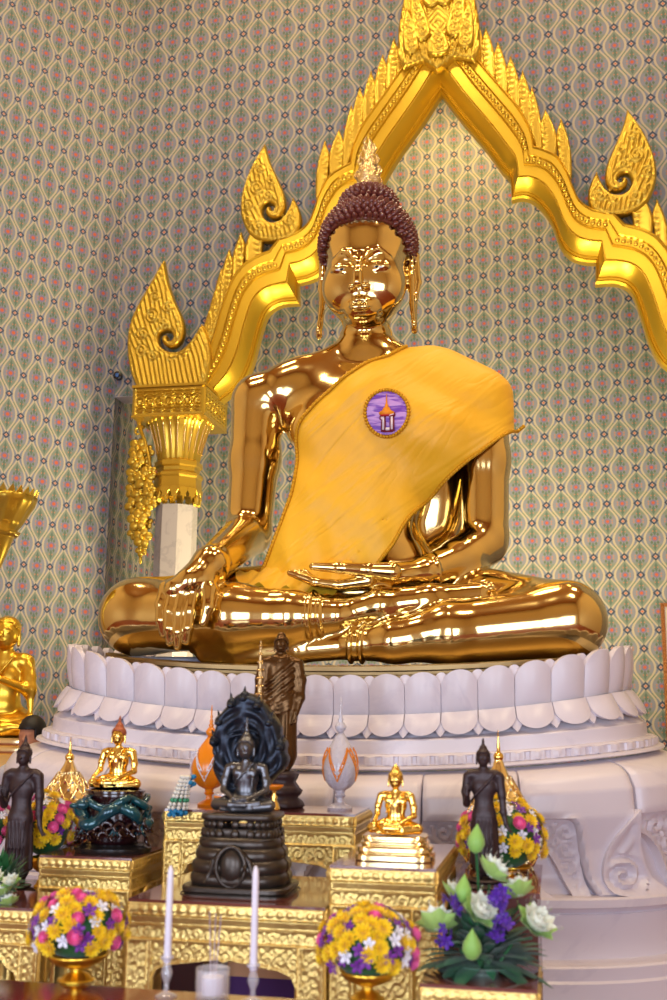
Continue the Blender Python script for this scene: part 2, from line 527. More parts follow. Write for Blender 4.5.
def relief(mb, poly, res, hfun, depth, y0=0.0, T=None):
    "front face at y = y0 - h, back at y0 + depth"
    poly = [np.array(p, float) for p in poly]
    A = np.array(poly); lo = A.min(0)-res; hi = A.max(0)+res
    nx, nz = np.ceil((hi-lo)/res).astype(int)+1
    X, Z = np.meshgrid(lo[0]+res*np.arange(nx), lo[1]+res*np.arange(nz), indexing='ij')
    G = np.stack([X, Z], -1)
    gi = poly_inside(G, poly)
    cin = gi[:-1, :-1] | gi[1:, :-1] | gi[:-1, 1:] | gi[1:, 1:]
    used = np.zeros((nx, nz), bool); full = np.ones((nx, nz), bool)
    for i in (0, 1):
        for j in (0, 1):
            used[i:nx-1+i, j:nz-1+j] |= cin
    cnt = np.zeros((nx, nz), int)
    for i in (0, 1):
        for j in (0, 1): cnt[i:nx-1+i, j:nz-1+j] += cin
    bord = used & ~gi
    Q = G.copy(); dist, near = poly_dist(G, poly)
    Q[bord] = near[bord]
    dist = np.where(bord, 0, dist)
    h = hfun(Q[..., 0], Q[..., 1], dist)
    idx = np.full((nx, nz), -1); idx[used] = np.arange(used.sum()); nv = used.sum()
    Vf = np.stack([Q[..., 0][used], y0-h[used], Q[..., 1][used]], -1)
    ci = np.argwhere(cin)
    F = [(idx[i, j], idx[i+1, j], idx[i+1, j+1], idx[i, j+1]) for i, j in ci]
    # side walls
    ed = {}
    for f in F:
        for q in range(4):
            a, b = f[q], f[(q+1) % 4]
            if (b, a) in ed: del ed[(b, a)]
            else: ed[(a, b)] = 1
    bi = sorted({a for e in ed for a in e}); mp = {a: nv+i for i, a in enumerate(bi)}
    Vb = Vf[bi].copy(); Vb[:, 1] = y0+depth
    F += [(b, a, mp[a], mp[b]) for a, b in ed]
    V = np.concatenate([Vf, Vb])
    if T is not None: V = V@T[:3, :3].T+T[:3, 3]
    return mb.add(V, F)
# ------------------------------------------------------------------ room
YO, YN, XC = 5.0, 7.2, 0.05         # outer wall, back of the niche, axis of the arch
XL, XR = -3.88, 3.98                # sides of the niche
ZTOP = 12.0
WM_outer = wall_mat('painted_lattice_outer', .3715, .468, 2.22, 9.198)
WM_niche = wall_mat('painted_lattice_niche', .375, .4533, .928, 4.467)
WM_diag = wall_mat('painted_lattice_diagonal', .296, .478, .658, 9.87)
WM_jamb = wall_mat('painted_lattice_jamb', .375, .4533, .1, 4.467)

def panel(name, pts, mat, uvf):
    "one flat polygon with a metric uv map"
    me = bpy.data.meshes.new(name); me.from_pydata([tuple(map(float, p)) for p in pts], [], [tuple(range(len(pts)))])
    uv = me.uv_layers.new(name='UVMap')
    for l in me.loops: uv.data[l.index].uv = uvf(me.vertices[l.vertex_index].co)
    me.materials.append(MT[mat] if isinstance(mat, str) else mat)
    bm = bmesh.new(); bm.from_mesh(me); bmesh.ops.triangulate(bm, faces=bm.faces); bm.to_mesh(me); bm.free()
    o = bpy.data.objects.new(name, me); COL.objects.link(o); return struct(o)

def P48(lst, Y=4.8): return np.array([at(x, y, Y)[[0, 2]] for x, y in lst])
def mir(a): b = np.array(a, float).copy(); b[:, 0] = 2*XC-b[:, 0]; return b
inA = P48([(440.7,92),(462,119),(485,146),(501,168),(508,175),(510.5,180)])
outA = P48([(437,12),(474,60),(504,96),(518,112),(530,133),(534,150)])
inB = P48([(511.6,198),(525,196),(538,203),(551,220),(560,243),(570,255),(583,260),(596,261)])
outB = P48([(534,152),(545,156),(557,162),(566,175),(573,192),(580,206),(594,215),(612,217)])
inC = mir(P48([(298,302),(279,304),(266,314),(258,338),(251,364),(240,385),(220,401)]))
outC = mir(P48([(272,255),(250,266),(236,283),(226,308),(219,333),(211,358),(201,385)]))
inA[0, 0] = XC; outA[0, 0] = XC
def dens(a, n):
    a = np.array(a); t = np.linspace(0, 1, len(a))
    # Catmull-Rom through the points
    out = []
    for s in np.linspace(0, len(a)-1, n):
        i = min(int(s), len(a)-2); f = s-i
        p0 = a[max(i-1, 0)]; p1 = a[i]; p2 = a[i+1]; p3 = a[min(i+2, len(a)-1)]
        out.append(.5*((2*p1)+(-p0+p2)*f+(2*p0-5*p1+4*p2-p3)*f*f+(-p0+3*p1-3*p2+p3)*f**3))
    return np.array(out)
IN = [dens(inA, 24), dens(inB, 26), dens(inC, 24)]
OUT = [dens(outA, 24), dens(outB, 26), dens(outC, 24)]
IN[2] = np.array(IN[2])
inner_half = np.concatenate(IN); outer_half = np.concatenate(OUT)

# outer wall with the arched opening
mid = inner_half*.5+outer_half*.5
op = [(x, z) for x, z in mid if z > 5.27]
opl = [(2*XC-x, z) for x, z in op]
ZO = 5.27
poly = [(XL, ZO)]+[(opl[-1][0]-.0, ZO)]+opl[::-1][:-1]+[(XC, mid[0][1])]+op[1:]+[(op[-1][0], ZO), (XR, ZO), (XR, ZTOP), (XL, ZTOP)]
panel('wall_back', [(x, YO, z) for x, z in poly], WM_outer, lambda c: (c.x, c.z))
panel('wall_niche_front', [(x, YO+.3, z) for x, z in poly], 'shelf_white', lambda c: (c.x, c.z))
mb = MB()
mb.box(XL, opl[-1][0], YO+.002, YO+.298, ZO-.004, ZO); mb.box(op[-1][0], XR, YO+.002, YO+.298, ZO-.004, ZO)
struct(mb.build('trim_1', 'shelf_white', smooth=False))
panel('wall_niche', [(XL, YN, 0), (XR, YN, 0), (XR, YN, ZTOP), (XL, YN, ZTOP)], WM_niche, lambda c: (c.x, c.z))
panel('wall_niche_left', [(XL, YO, 0), (XL, YN, 0), (XL, YN, ZTOP), (XL, YO, ZTOP)], WM_jamb, lambda c: (c.y, c.z))
panel('wall_niche_right', [(XR, YO, 0), (XR, YN, 0), (XR, YN, ZTOP), (XR, YO, ZTOP)], WM_jamb, lambda c: (c.y, c.z))
s45 = math.sqrt(.5); LD = 4.4
cl = (XL-LD*s45, YO-LD*s45); cr = (XR+LD*s45, YO-LD*s45)
panel('wall_left', [(XL, YO, 0), (cl[0], cl[1], 0), (cl[0], cl[1], ZTOP), (XL, YO, ZTOP)], WM_diag, lambda c: (math.hypot(c.x-XL, c.y-YO), c.z))
panel('wall_right', [(XR, YO, 0), (cr[0], cr[1], 0), (cr[0], cr[1], ZTOP), (XR, YO, ZTOP)], WM_diag, lambda c: (math.hypot(c.x-XR, c.y-YO), c.z))
YF = -9.5
MT['plaster'] = simple('warm_plaster', rgb(214,190,150), .7)
MT['ceiling'] = simple('ceiling_red_gold', rgb(150,84,40), .6, col2=rgb(190,140,60), nscale=2)
MT['carpet'] = simple('red_orange_carpet', rgb(138,66,36), .85, col2=rgb(112,46,30), nscale=5)
for nm, x in (('wall_side_left', cl[0]), ('wall_side_right', cr[0])):
    panel(nm, [(x, cl[1], 0), (x, YF, 0), (x, YF, ZTOP), (x, cl[1], ZTOP)], 'plaster', lambda c: (c.y, c.z))
panel('floor', [(cl[0], YF, 0), (cr[0], YF, 0), (cr[0], YN, 0), (cl[0], YN, 0)], 'carpet', lambda c: (c.x, c.y))
panel('ceiling', [(cl[0], YF, ZTOP), (cr[0], YF, ZTOP), (cr[0], YN, ZTOP), (cl[0], YN, ZTOP)], 'ceiling', lambda c: (c.x, c.y))
# front wall behind the photographer: three tall doorways open to daylight
xs = [cl[0], -4.9, -2.9, -1.1, 1.3, 3.1, 5.1, cr[0]]
mb = MB()
for i in range(7):
    if i % 2 == 0: mb.box(xs[i], xs[i+1], YF-.25, YF, 0, ZTOP)
    else: mb.box(xs[i], xs[i+1], YF-.25, YF, 3.6, ZTOP)
struct(mb.build('wall_front', 'plaster', smooth=False))

# ------------------------------------------------------------------ arch
arch = thing('gilded_arch', 'huge gilded pointed arch with flame leaves framing the niche behind the golden Buddha', 'arch', (XC, YO, 5.2))
prof = [(0,-.10),(0,.0),(.035,.03),(.06,.02),(.085,.05),(.11,.045),(.16,.10),(.24,.165),(.30,.20),(.315,.185),(.33,.185),(.34,.205),(.56,.205),(.575,.235),(.60,.225),(.74,.225),(.765,.245),(.79,.21),(.93,.21),(.96,.225),(1,.20),(1,-.145)]
AY = 4.85
ext = lambda seg: seg
def rails(side):
    P = []
    for I, O in zip(IN, OUT):
        for a, b in zip(I, O):
            row = []
            for u, h in prof:
                q = a*(1-u)+b*u
                x = q[0] if side > 0 else 2*XC-q[0]
                row.append((x, AY-h, q[1]))
            P.append(row)
    return np.array(P)
mb = MB(); G = [rails(1), rails(-1)]
for g in G: mb.grid(g)
mo = mb.build('arch_moulding', 'arch_gold', auto=28)
mbb = MB()
for side in (1, -1):
    for I, O in zip(IN, OUT):
        q = I*(1-.67)+O*.67; seg = np.r_[0, np.cumsum(np.linalg.norm(np.diff(q, axis=0), axis=1))]
        for s in np.arange(.02, seg[-1], .066):
            x = np.interp(s, seg, q[:, 0]); z = np.interp(s, seg, q[:, 1])
            mbb.ball(((x if side > 0 else 2*XC-x), AY-.235, z), .026, 8, 5)
beads = mbb.build('bead_row', 'leaf_gold'); beads['kind'] = 'stuff'

def leaf_h(w, Hh):
    def f(x, z, d):
        t = np.clip(z/Hh, 0, 1)
        c = w*.10*np.sin(t*3)           # curved midline
        edge = np.clip(d/.018, 0, 1)
        scroll = np.cos((z)*2*PI/.07+np.sin((x-c)*60)*1.2)*np.exp(-((x-c)/(w*.22))**2)
        rim = np.exp(-((d-.016)/.008)**2)*.010
        return edge*(.022+.012*scroll*np.clip(1.2-t, 0, 1))+rim
    return f
def leaf_outline(w, Hh, lean):
    # base slants with the moulding; tip stands over the base
    L = [(0,-.03),(-w*.02,.2*Hh),(-w*.10,.45*Hh),(-w*.06,.68*Hh),(w*.14,.86*Hh),(w*.26,Hh)]
    Rr = [(w*.50,.84*Hh),(w*.78,.64*Hh),(w*.92,.42*Hh),(w*.90,.18*Hh),(w*.84,-.03)]
    return [(x, z) for x, z in L]+[(x, z) for x, z in Rr]
leaves = []
def make_leaf(p, q, side, Hh, nm='flame_leaf'):
    "p, q: the two base points along the outer edge (p nearer the apex), right side; mirrored for the left"
    w = max(abs(q[0]-p[0])*1.05, .158); mb = MB()
    o = leaf_outline(w, Hh, 0)
    sl = (q[1]-p[1])/max(q[0]-p[0], .05); sl = max(min(sl, .5), -3.2)
    sh = []
    for x, z in o:
        k = np.clip(1-z/Hh, 0, 1)
        sh.append((x, z+sl*x*k-.03))
    relief(mb, smooth_poly(sh, 2, sharp=(5,)), .017, leaf_h(w, Hh), .05)
    ob = mb.build(nm, 'leaf_gold')
    ob.data.transform(Matrix.Translation((0, 0, 0)))
    if side < 0: ob.data.transform(Matrix.Scale(-1, 4, (1, 0, 0))); ob.data.flip_normals()
    ob.location = (p[0] if side > 0 else 2*XC-p[0], AY-.17, p[1])
    leaves.append(ob); return ob
for side in (1, -1):
    for si, (O, s0, s1) in enumerate(zip(OUT, (.50, .10, .10), (0.0, .75, .02))):
        seg = np.r_[0, np.cumsum(np.linalg.norm(np.diff(O, axis=0), axis=1))]
        n = max(1, int(round((seg[-1]-s0-s1)/.235))); ss = np.linspace(s0, seg[-1]-s1, n+1)
        for i in range(n):
            p = [np.interp(ss[i], seg, O[:, k]) for k in (0, 1)]; q = [np.interp(ss[i+1], seg, O[:, k]) for k in (0, 1)]
            make_leaf(p, q, side, .52-.07*(si == 2))

def spiral_field(cx, cz, hand=1.0, pitch=.06):
    def f(x, z):
        dx, dz = (x-cx)*hand, z-cz; r = np.hypot(dx, dz); th = np.arctan2(dz, dx)
        return np.cos(2*PI*r/pitch-th)
    return f
def carve(x, z, d, cx, cz, hand, sc):
    "scroll ribs round the volute, packed curls elsewhere, a beaded rim"
    r = np.hypot(x-cx, z-cz); X = (x-cx)*hand/sc; Z = (z-cz)/sc
    vol = np.cos(2*PI*r/(.06*sc)-np.arctan2(Z, X))
    flow = np.cos((X*.95+Z*.30)*2*PI/.052+1.6*np.sin(Z*8)+1.2*np.sin(X*11))
    pat = flow*.8
    curls = ((.20,.22,.085),(-.16,.27,.095),(.03,.36,.075),(-.13,.50,.07),(.05,.56,.06),(-.03,.72,.045),(-.27,.06,.085),(-.27,-.14,.08),(-.12,-.21,.07),(.10,-.22,.07),(.24,-.17,.075),(.33,-.02,.06),(-.02,.18,.06),(.22,.04,.05))
    for k, (ax, az, rr) in enumerate(curls):
        q = np.hypot(X-ax, Z-az); th = np.arctan2(Z-az, X-ax); h_ = 1 if k % 2 else -1
        pat = np.where(q < rr, np.cos(2*PI*q/.040-th*h_)*1.0+.9*(1-q/rr), pat)
    near = np.clip(1-(r-.115*sc)/(.03*sc), 0, 1); pat = near*vol+(1-near)*pat
    rim = np.exp(-((d-.026*sc)/(.010*sc))**2)
    dots = np.cos(x*2*PI/(.045*sc))*np.cos(z*2*PI/(.045*sc))
    inner = np.clip((d-.042*sc)/(.015*sc), 0, 1)
    return np.clip(d/(.018*sc), 0, 1)*(.03+.014*rim*(1+.8*dots))+inner*(.018+.020*pat)
def finial(px_outline, Y, centre_px, hand, sc, mirror=False, nm='flame_finial', sharp=(), res=.013):
    pts = P48(px_outline, Y); c = P48([centre_px], Y)[0]
    if mirror: pts = mir(pts); c = mir([c])[0]; hand = -hand
    mb = MB(); base = pts.mean(0)
    p = smooth_poly(pts, 2, sharp=sharp)
    relief(mb, p, res, lambda x, z, d: carve(x, z, d, c[0], c[1], hand, sc), .07, y0=Y)
    return mb.build(nm, 'leaf_gold')
# upper pair (outline read on the left one)
def Q8(l): return [(200+x/5, 130+y/5) for x, y in l]
upper = Q8([(325,68),(345,150),(388,240),(424,320),(430,380),(412,425),(385,445),(350,440),(328,415),(330,390),(350,375),(372,382),(378,400),(366,408),(358,400),
            (352,402),(352,418),(372,428),(396,412),(400,385),(380,362),(346,358),(318,376),(312,412),(330,448),(368,464),(412,446),(446,396),(465,335),(490,378),(511,445),(492,520),(430,556),(320,562),(250,532),(210,455),(200,380),(215,290),(258,180)])
# a simpler readable outline: teardrop with a hooked notch
upper = Q8([(325,68),(345,150),(388,240),(424,320),(431,385),(408,432),(372,446),(338,432),(326,404),(338,384),(356,384),(352,398),(360,408),(372,400),(374,380),(352,364),(324,372),(308,404),(320,444),(360,468),(408,450),(446,396),(465,335),(490,378),(511,445),(492,520),(430,556),(320,562),(250,532),(210,455),(200,380),(215,290),(258,180)])
fin = [finial(upper, 4.66, (262+.0+8.4, 210), 1, 1.0, sharp=(0, 22)),
       finial(upper, 4.66, (270.4, 210), 1, 1.0, mirror=True, sharp=(0, 22))]
def Qp(l): return [(100+x/3.125, 240+y/3.125) for x, y in l]
lower = Qp([(200,62),(212,130),(232,190),(258,240),(266,285),(252,325),(222,340),(198,326),(192,306),(204,296),(214,302),(210,312),(220,318),(232,304),(222,286),(200,284),(182,300),(186,332),(216,352),(256,348),(290,310),(318,262),(342,310),(350,370),(340,430),(322,470),(120,470),(96,420),(84,340),(90,270),(112,215),(150,150)])
fin += [finial(lower, 4.60, (100+205/3.125, 240+308/3.125), 1, 1.0, sharp=(0, 21, 25, 26)),
        finial(lower, 4.60, (100+205/3.125, 240+308/3.125), 1, 1.0, mirror=True, sharp=(0, 21, 25, 26))]
# crown ornament on the apex
crown = P48([(437,72),(424,62),(404,70),(398,58),(399,30),(404,2),(409,-16),(415,-60),(437,-130)], 4.6)
cr_r = [(2*XC-x, z) for x, z in crown[::-1]]
cr_poly = [tuple(p) for p in crown]+cr_r[1:-1]
mb = MB(); zc = P48([(437,28)], 4.6)[0][1]
def crown_h(x, z, d):
    X = abs(x-XC); k = X*1.2+abs(z-zc)
    rosette = (k < .30)*(np.cos(k*2*PI/.075)*.014+.02*(k < .24))
    ray_ = np.cos((X*1.6-(z-zc)*.35)*2*PI/.085)*.014*(k >= .30)
    scr = np.cos(np.hypot(X-.2, z-zc+.42)*2*PI/.05)*.013*(np.hypot(X-.2, z-zc+.42) < .15)
    return np.clip(d/.02, 0, 1)*(.03+rosette+ray_+scr)
relief(mb, cr_poly, .015, crown_h, .10, y0=4.56)
crown_o = mb.build('crown_ornament', 'leaf_gold')
zt0 = zc
def crown_leaf(x0, z0, w, Hh, ang, side, y):
    m = MB(); relief(m, smooth_poly([(-w*.5,0),(-w*.55,.3*Hh),(-w*.35,.7*Hh),(0,Hh),(w*.35,.7*Hh),(w*.55,.3*Hh),(w*.5,0)], 2, sharp=(3,)), .012,
        lambda x, z, d: np.clip(d/.016, 0, 1)*(.022+.010*np.exp(-((d-.02)/.008)**2))+np.clip((d-.03)/.015, 0, 1)*.014*np.cos(2*PI*np.hypot(x, ((z+.03) % .09)-.045)/.042-np.arctan2(((z+.03) % .09)-.045, x)), .05)
    T = TM((XC+side*x0, y, z0), 0, 1, 0, side*ang); V = m.V[0]@T[:3, :3].T+T[:3, 3]
    m.V[0] = V; return m.build('crown_leaf', 'leaf_gold')
crown_ls = []
for sd_ in (1, -1):
    for x0, z0, w, Hh, ang in ((.30, zc-.36, .17, .62, .10), (.17, zc-.20, .19, .70, .18), (.05, zc+.22, .20, .72, .22)): crown_ls.append(crown_leaf(x0, z0, w, Hh, ang, sd_, 4.50))
crown_ls.append(crown_leaf(0, zc-.42, .24, .36, 0, 1, 4.48))
for o in [mo, beads, crown_o]+fin+crown_ls:
    o.data.transform(Matrix.Translation(-arch.location)); o.parent = arch
for o in leaves:
    o.location = Vector(o.location)-arch.location; o.parent = arch

# ------------------------------------------------------------------ columns under the arch
def column(xc, label, flip=False):
    yc = 4.72
    root = thing('arch_column', label, 'column', (xc, yc, 0))
    S = PI/8
    def oct_(prof, nm, mat, auto=25, mod=None, n=8):
        m = MB(); m.lathe([(r/math.cos(PI/8), z) for r, z in prof], (0, 0, 0), n=n, ang=S, mod=mod)
        o = m.build(nm, mat, root, smooth=True, auto=auto); return o
    z = lambda py: at(180, py, 4.4)[2]
    oct_([(.30,0),(.30,.2),(.25,.25),(.225,.3),(.215,z(497)-.05)], 'shaft', 'marble_grey')
    # skirt of pointed leaves
    m = MB(); n = 8
    zt = z(474); zb = z(486)
    m.lathe([(.225/math.cos(PI/8), zb), (.25/math.cos(PI/8), zb), (.245/math.cos(PI/8), zt), (.26/math.cos(PI/8), zt+.02), (.26/math.cos(PI/8), zt+.05), (.225/math.cos(PI/8), zt+.07)], n=8, ang=S)
    for i in range(8):
        a0 = S+2*PI*i/8; a1 = a0+2*PI/8
        A = np.array([math.cos(a0), math.sin(a0), 0])*.252/math.cos(PI/8); B = np.array([math.cos(a1), math.sin(a1), 0])*.252/math.cos(PI/8)
        t = (B-A); L = np.linalg.norm(t); t /= L; nrm = np.array([t[1], -t[0], 0])
        for k in range(2):
            Tm = np.eye(4); Tm[:3, 0] = t; Tm[:3, 1] = -nrm; Tm[:3, 2] = (0, 0, 1); Tm[:3, 3] = A+t*L*(k+.5)/2+np.array([0, 0, zb])
            w = L/4
            m.prism([(-w,.02),(-w,-.02),(-w*.6,-.06),(-w*.75,-.09),(-w*.3,-.085),(0,-.15),(w*.3,-.085),(w*.75,-.09),(w*.6,-.06),(w,-.02),(w,.02)], -.012, .03, Tm, bev=.004)
    m.build('leaf_skirt', 'leaf_gold', root, smooth=False)
    zr = z(474)
    oct_([(.215,zr),(.245,zr+.02),(.245,zr+.06),(.22,zr+.08),(.225,zr+.12),(.25,zr+.14),(.25,zr+.19),(.215,zr+.22),(.215,zr+.26)], 'necking', 'leaf_gold')
    zb2, zt2 = z(461), z(413)
    fl = MB(); prof = []
    for i in range(15):
        t = i/14; prof.append((.215+.13*t**1.7+.02*math.exp(-((t-.93)/.08)**2), zb2+(zt2-zb2)*t))
    def flute(a, zz):
        k = (a-S) % (PI/4)/(PI/4)
        oc = math.cos(PI/8)/math.cos((k-.5)*PI/4)
        return oc*(1+.055*abs(math.sin(k*PI*3)))
    fl.lathe([(r/math.cos(PI/8), zz) for r, zz in prof], n=96, ang=S, mod=flute)
    fl.build('fluted_capital', 'leaf_gold', root)
    # leaf tips and mirror-glass strips on the bell
    m = MB(); g = MB()
    for i in range(8):
        for k in range(3):
            a = S+(i+(k+.5)/3)*PI/4; rr = .225*math.cos(PI/8)/math.cos(((k+.5)/3-.5)*PI/4)/math.cos(PI/8)
            pts = [((.222+.13*t**1.7)*rr/.225*1.045*math.cos(a), (.222+.13*t**1.7)*rr/.225*1.045*math.sin(a), zb2+(zt2-zb2)*t) for t in np.linspace(.25, .85, 8)]
            g.tube(pts, [.004, .009, .004], 5)
            m.ball(((.352)*rr/.225*math.cos(a), .352*rr/.225*math.sin(a), zt2-.03), (.035, .035, .05), 8, 5)
    m.build('leaf_tips', 'leaf_gold', root); g.build('mirror_strips', 'gem_gold', root)
    # square abacus with scroll relief
    za, zb3 = z(417), z(391)
    m = MB(); hw = .41
    m.lathe([(.33*1.2,zt2-.02),(hw*1.08,za+.03),(hw*1.08,za+.06)], n=8, ang=S)
    for q in range(4):
        T = TM((0, 0, 0), q*PI/2)
        relief(m, [(-hw, za), (hw, za), (hw, zb3+.03), (-hw, zb3+.03)], .012,
               lambda x, zz, d: np.clip(d/.012, 0, 1)*(.012+.010*np.exp(-((d-.02)/.008)**2))+np.clip((d-.03)/.02, 0, 1)*.012*np.cos(2*PI*np.hypot(((x+5) % .11)-.055, (zz-(za+zb3+.03)/2))/.04-np.arctan2(zz-(za+zb3)/2, ((x+5) % .11)-.055)), .02, y0=-hw, T=T)
    m.box(-hw, hw, -hw, hw, za+.002, zb3+.028); m.box(-hw-.02, hw+.02, -hw-.02, hw+.02, zb3+.028, zb3+.06); m.box(-hw-.015, hw+.015, -hw-.015, hw+.015, za-.01, za+.012)
    m.build('abacus', 'leaf_gold', root, auto=30)
    return root
xcol = at(178, 480, 4.72)[0]
column(xcol, 'octagonal grey marble column with fluted gilded capital carrying the arch foot')

# gilded flower spray hanging beside the column
spray = thing('flower_spray_ornament', 'carved gilded spray of flowers hanging beside the marble column', 'ornament', at(140, 560, 4.72))
mb = MB()
def flower(mb, c, r, nrm=(0, -1, 0), n=5, jit=0.0):
    c = np.array(c)
    for i in range(n):
        a = 2*PI*i/n+jit
        d = np.array([math.cos(a), 0, math.sin(a)])
        Tt = np.stack([d, (0, 1, 0), np.cross(d, (0, 1, 0))], 1)
        mb.ball(c+d*r*.55+np.array([0, .01, 0]), (r*.62, r*.20, r*.50), 8, 5, Tt)
    mb.ball(c+np.array([0, -r*.2, 0]), r*.28, 7, 5)
pts = [at(137, 412, 4.6), at(140, 428, 4.55), at(146, 445, 4.55), at(150, 470, 4.55), at(145, 500, 4.6), at(142, 530, 4.62), at(140, 560, 4.65)]
mb.tube(dens(pts, 24), [.03, .022, .02, .018, .012], 7)
th = np.linspace(0, 4.6, 20); c0 = at(139, 432, 4.55)
mb.tube([c0+np.array([math.cos(t+.6), 0, math.sin(t+.6)])*(.075-.013*t) for t in th], [.02, .012], 6)
stem = mb.build('stem', 'leaf_gold')
fl_objs = []
for (px, py, r) in ((138,448,.085),(136,459,.075),(141,464,.09),(147,452,.06),(135,474,.08),(144,478,.095),(150,472,.055),(133,490,.07),(141,493,.085),(149,490,.06),(134,505,.08),(144,508,.075),(150,502,.06),(137,520,.085),(146,523,.055),(134,532,.06),(142,537,.08),(141,550,.05)):
    m = MB(); q = at(px, py, 4.55+.04*math.sin(px)); flower(m, q, r*1.35, jit=px*.7)
    if py % 3 == 0: m.ball(q+np.array([r*.6, .02, -r*.8]), (r*.3, r*.12, r*.7), 6, 5)
    fl_objs.append(m.build('blossom', 'leaf_gold'))
m = MB(); m.ball(at(140.5, 559, 4.62), (.022, .022, .06), 8, 6); fl_objs.append(m.build('bud', 'leaf_gold'))
under(spray, [stem]+fl_objs)

# pictures in frames: a sliver beside the column and one at the right edge
def picture(name, label, x0, x1, z0, z1, Y, col):
    root = thing(name, label, 'picture', ((x0+x1)/2, Y, z0))
    m = MB(); t = .045
    for (a, b, c, d) in ((x0,x0+t,z0,z1),(x1-t,x1,z0,z1),(x0+t,x1-t,z0,z0+t),(x0+t,x1-t,z1-t,z1)): m.box(a, b, Y-.06, Y, c, d)
    L = (z1-z0)/.05
    for i in range(int(L)):
        for xx in (x0+t/2, x1-t/2): m.ball((xx, Y-.062, z0+.025+i*.05), (.018, .01, .02), 6, 4)
    fr = m.build('frame', 'frame_gold', auto=30)
    p = MB(); p.box(x0+t-.005, x1-t+.005, Y-.025, Y-.01, z0+t-.005, z1-t+.005); pc = p.build('canvas', col, smooth=False)
    under(root, [fr, pc]); return root
a0 = at(660.5, 603, 7.1); a1 = at(664, 742, 7.1)
MT['pic_pale'] = simple('pale_picture', rgb(214,206,196), .4)
MT['pic_blue'] = simple('blue_window_print', rgb(150,180,215), .3)
picture('framed_picture', 'tall framed picture on the patterned wall at the right edge', a0[0], a0[0]+.9, a1[2], a0[2], 7.16, 'pic_pale')
b0 = at(148, 518, 7.1); b1 = at(150, 600, 7.1)
picture('framed_picture', 'narrow blue framed picture half hidden behind the marble column', b0[0], b0[0]+.6, b1[2]-.3, b0[2], 7.16, 'pic_blue')
# small round spotlight on the wall beside the lower finial
sp_ = at(119.5, 377, YO); spot = thing('wall_spotlight', 'small black round spotlight fixed to the patterned wall beside the lower flame finial', 'spotlight', sp_)
m = MB(); m.lathe([(.045,0),(.05,.02),(.05,.07),(.04,.075)], n=20); o = m.build('housing', 'black', spot, auto=40); o.rotation_euler = (PI/2, 0, 0)
MT['lens_blue'] = simple('blue_lens', rgb(60,110,190), .1)
m = MB(); m.ball((0, -.078, 0), (.026, .012, .026), 12, 6); m.build('lens', 'lens_blue', spot)
# ------------------------------------------------------------------ marble throne
PA, PB, PN, PYC = 1.57, 1.25, 4.5, 0.05
def ring_pts(off, n=720):
    "plan curve of the throne pushed out by off, from the back round the left, front and right: arrays X, Y, arclength from the front centre"
    th = np.linspace(-PI, PI, n+1); a, b = PA+off, PB+off; e = 2/PN
    c, s = np.sin(th), -np.cos(th)
    X = -.025+a*np.sign(c)*np.abs(c)**e; Y = PYC+b*np.sign(s)*np.abs(s)**e
    return X, Y
def ring_table(n=4000):
    X, Y = ring_pts(0, n); d = np.r_[0, np.cumsum(np.hypot(np.diff(X), np.diff(Y)))]
    return X, Y, d-d[n//2], d[-1]
_RX, _RY, _RS, _RL = ring_table()
def ring_at(s):
    "base point and outward normal at arclength s (0 = front centre, + to the right)"
    s = (np.asarray(s, float)+_RL/2) % _RL-_RL/2
    x = np.interp(s, _RS, _RX); y = np.interp(s, _RS, _RY)
    e = .02
    x2 = np.interp(s+e, _RS, _RX); y2 = np.interp(s+e, _RS, _RY); x1 = np.interp(s-e, _RS, _RX); y1 = np.interp(s-e, _RS, _RY)
    tx, ty = x2-x1, y2-y1; L = np.hypot(tx, ty)+1e-9
    return x, y, ty/L, -tx/L
def lift_of(x, y):       # the hull-shaped rise towards both ends
    return np.clip(np.abs(x)/PA, 0, 1.15)**2.3
def lvl(cy, ex, ey, off):
    "height at the front centre and extra height at the ends, read at a spot in the middle and one at the right end"
    zc = at(340, cy, PYC-PB-off)[2]; ze = at(ex, ey, -.80-off)[2]
    return zc, ze-zc
LV = dict(tip=lvl(675,629,641,.0), pet=lvl(715,632,687,.0), low=lvl(738,642,713,.07), b1=lvl(741,644,721,.08), b2=lvl(754,645,734,.09),
          f1=lvl(756,655,736,.13), f2=lvl(766,657,744,.14), lip=lvl(770,661,748,.17), sk=lvl(773,661,751,.17))
def sweep(prof, n=260, smin=None, smax=None):
    "prof: (offset, (zc, lift))"
    s = np.linspace(-_RL/2, _RL/2, n+1)[:-1]
    x, y, nx, ny = ring_at(s); P = np.zeros((n, len(prof), 3)); lf = lift_of(x, y)
    for j, (o, (zc, l)) in enumerate(prof):
        P[:, j] = np.stack([x+nx*o, y+ny*o, zc+l*lf], 1)
    return P
def mixl(a, b, t): return (a[0]*(1-t)+b[0]*t, a[1]*(1-t)+b[1]*t)
throne = thing('lotus_throne', 'white marble lotus throne with two rings of petals under the huge golden Buddha', 'pedestal', (0, PYC, 0))
tp, pt, lw, b1, b2, f1, f2, lp, sk = (LV[k] for k in ('tip','pet','low','b1','b2','f1','f2','lip','sk'))
objs = []
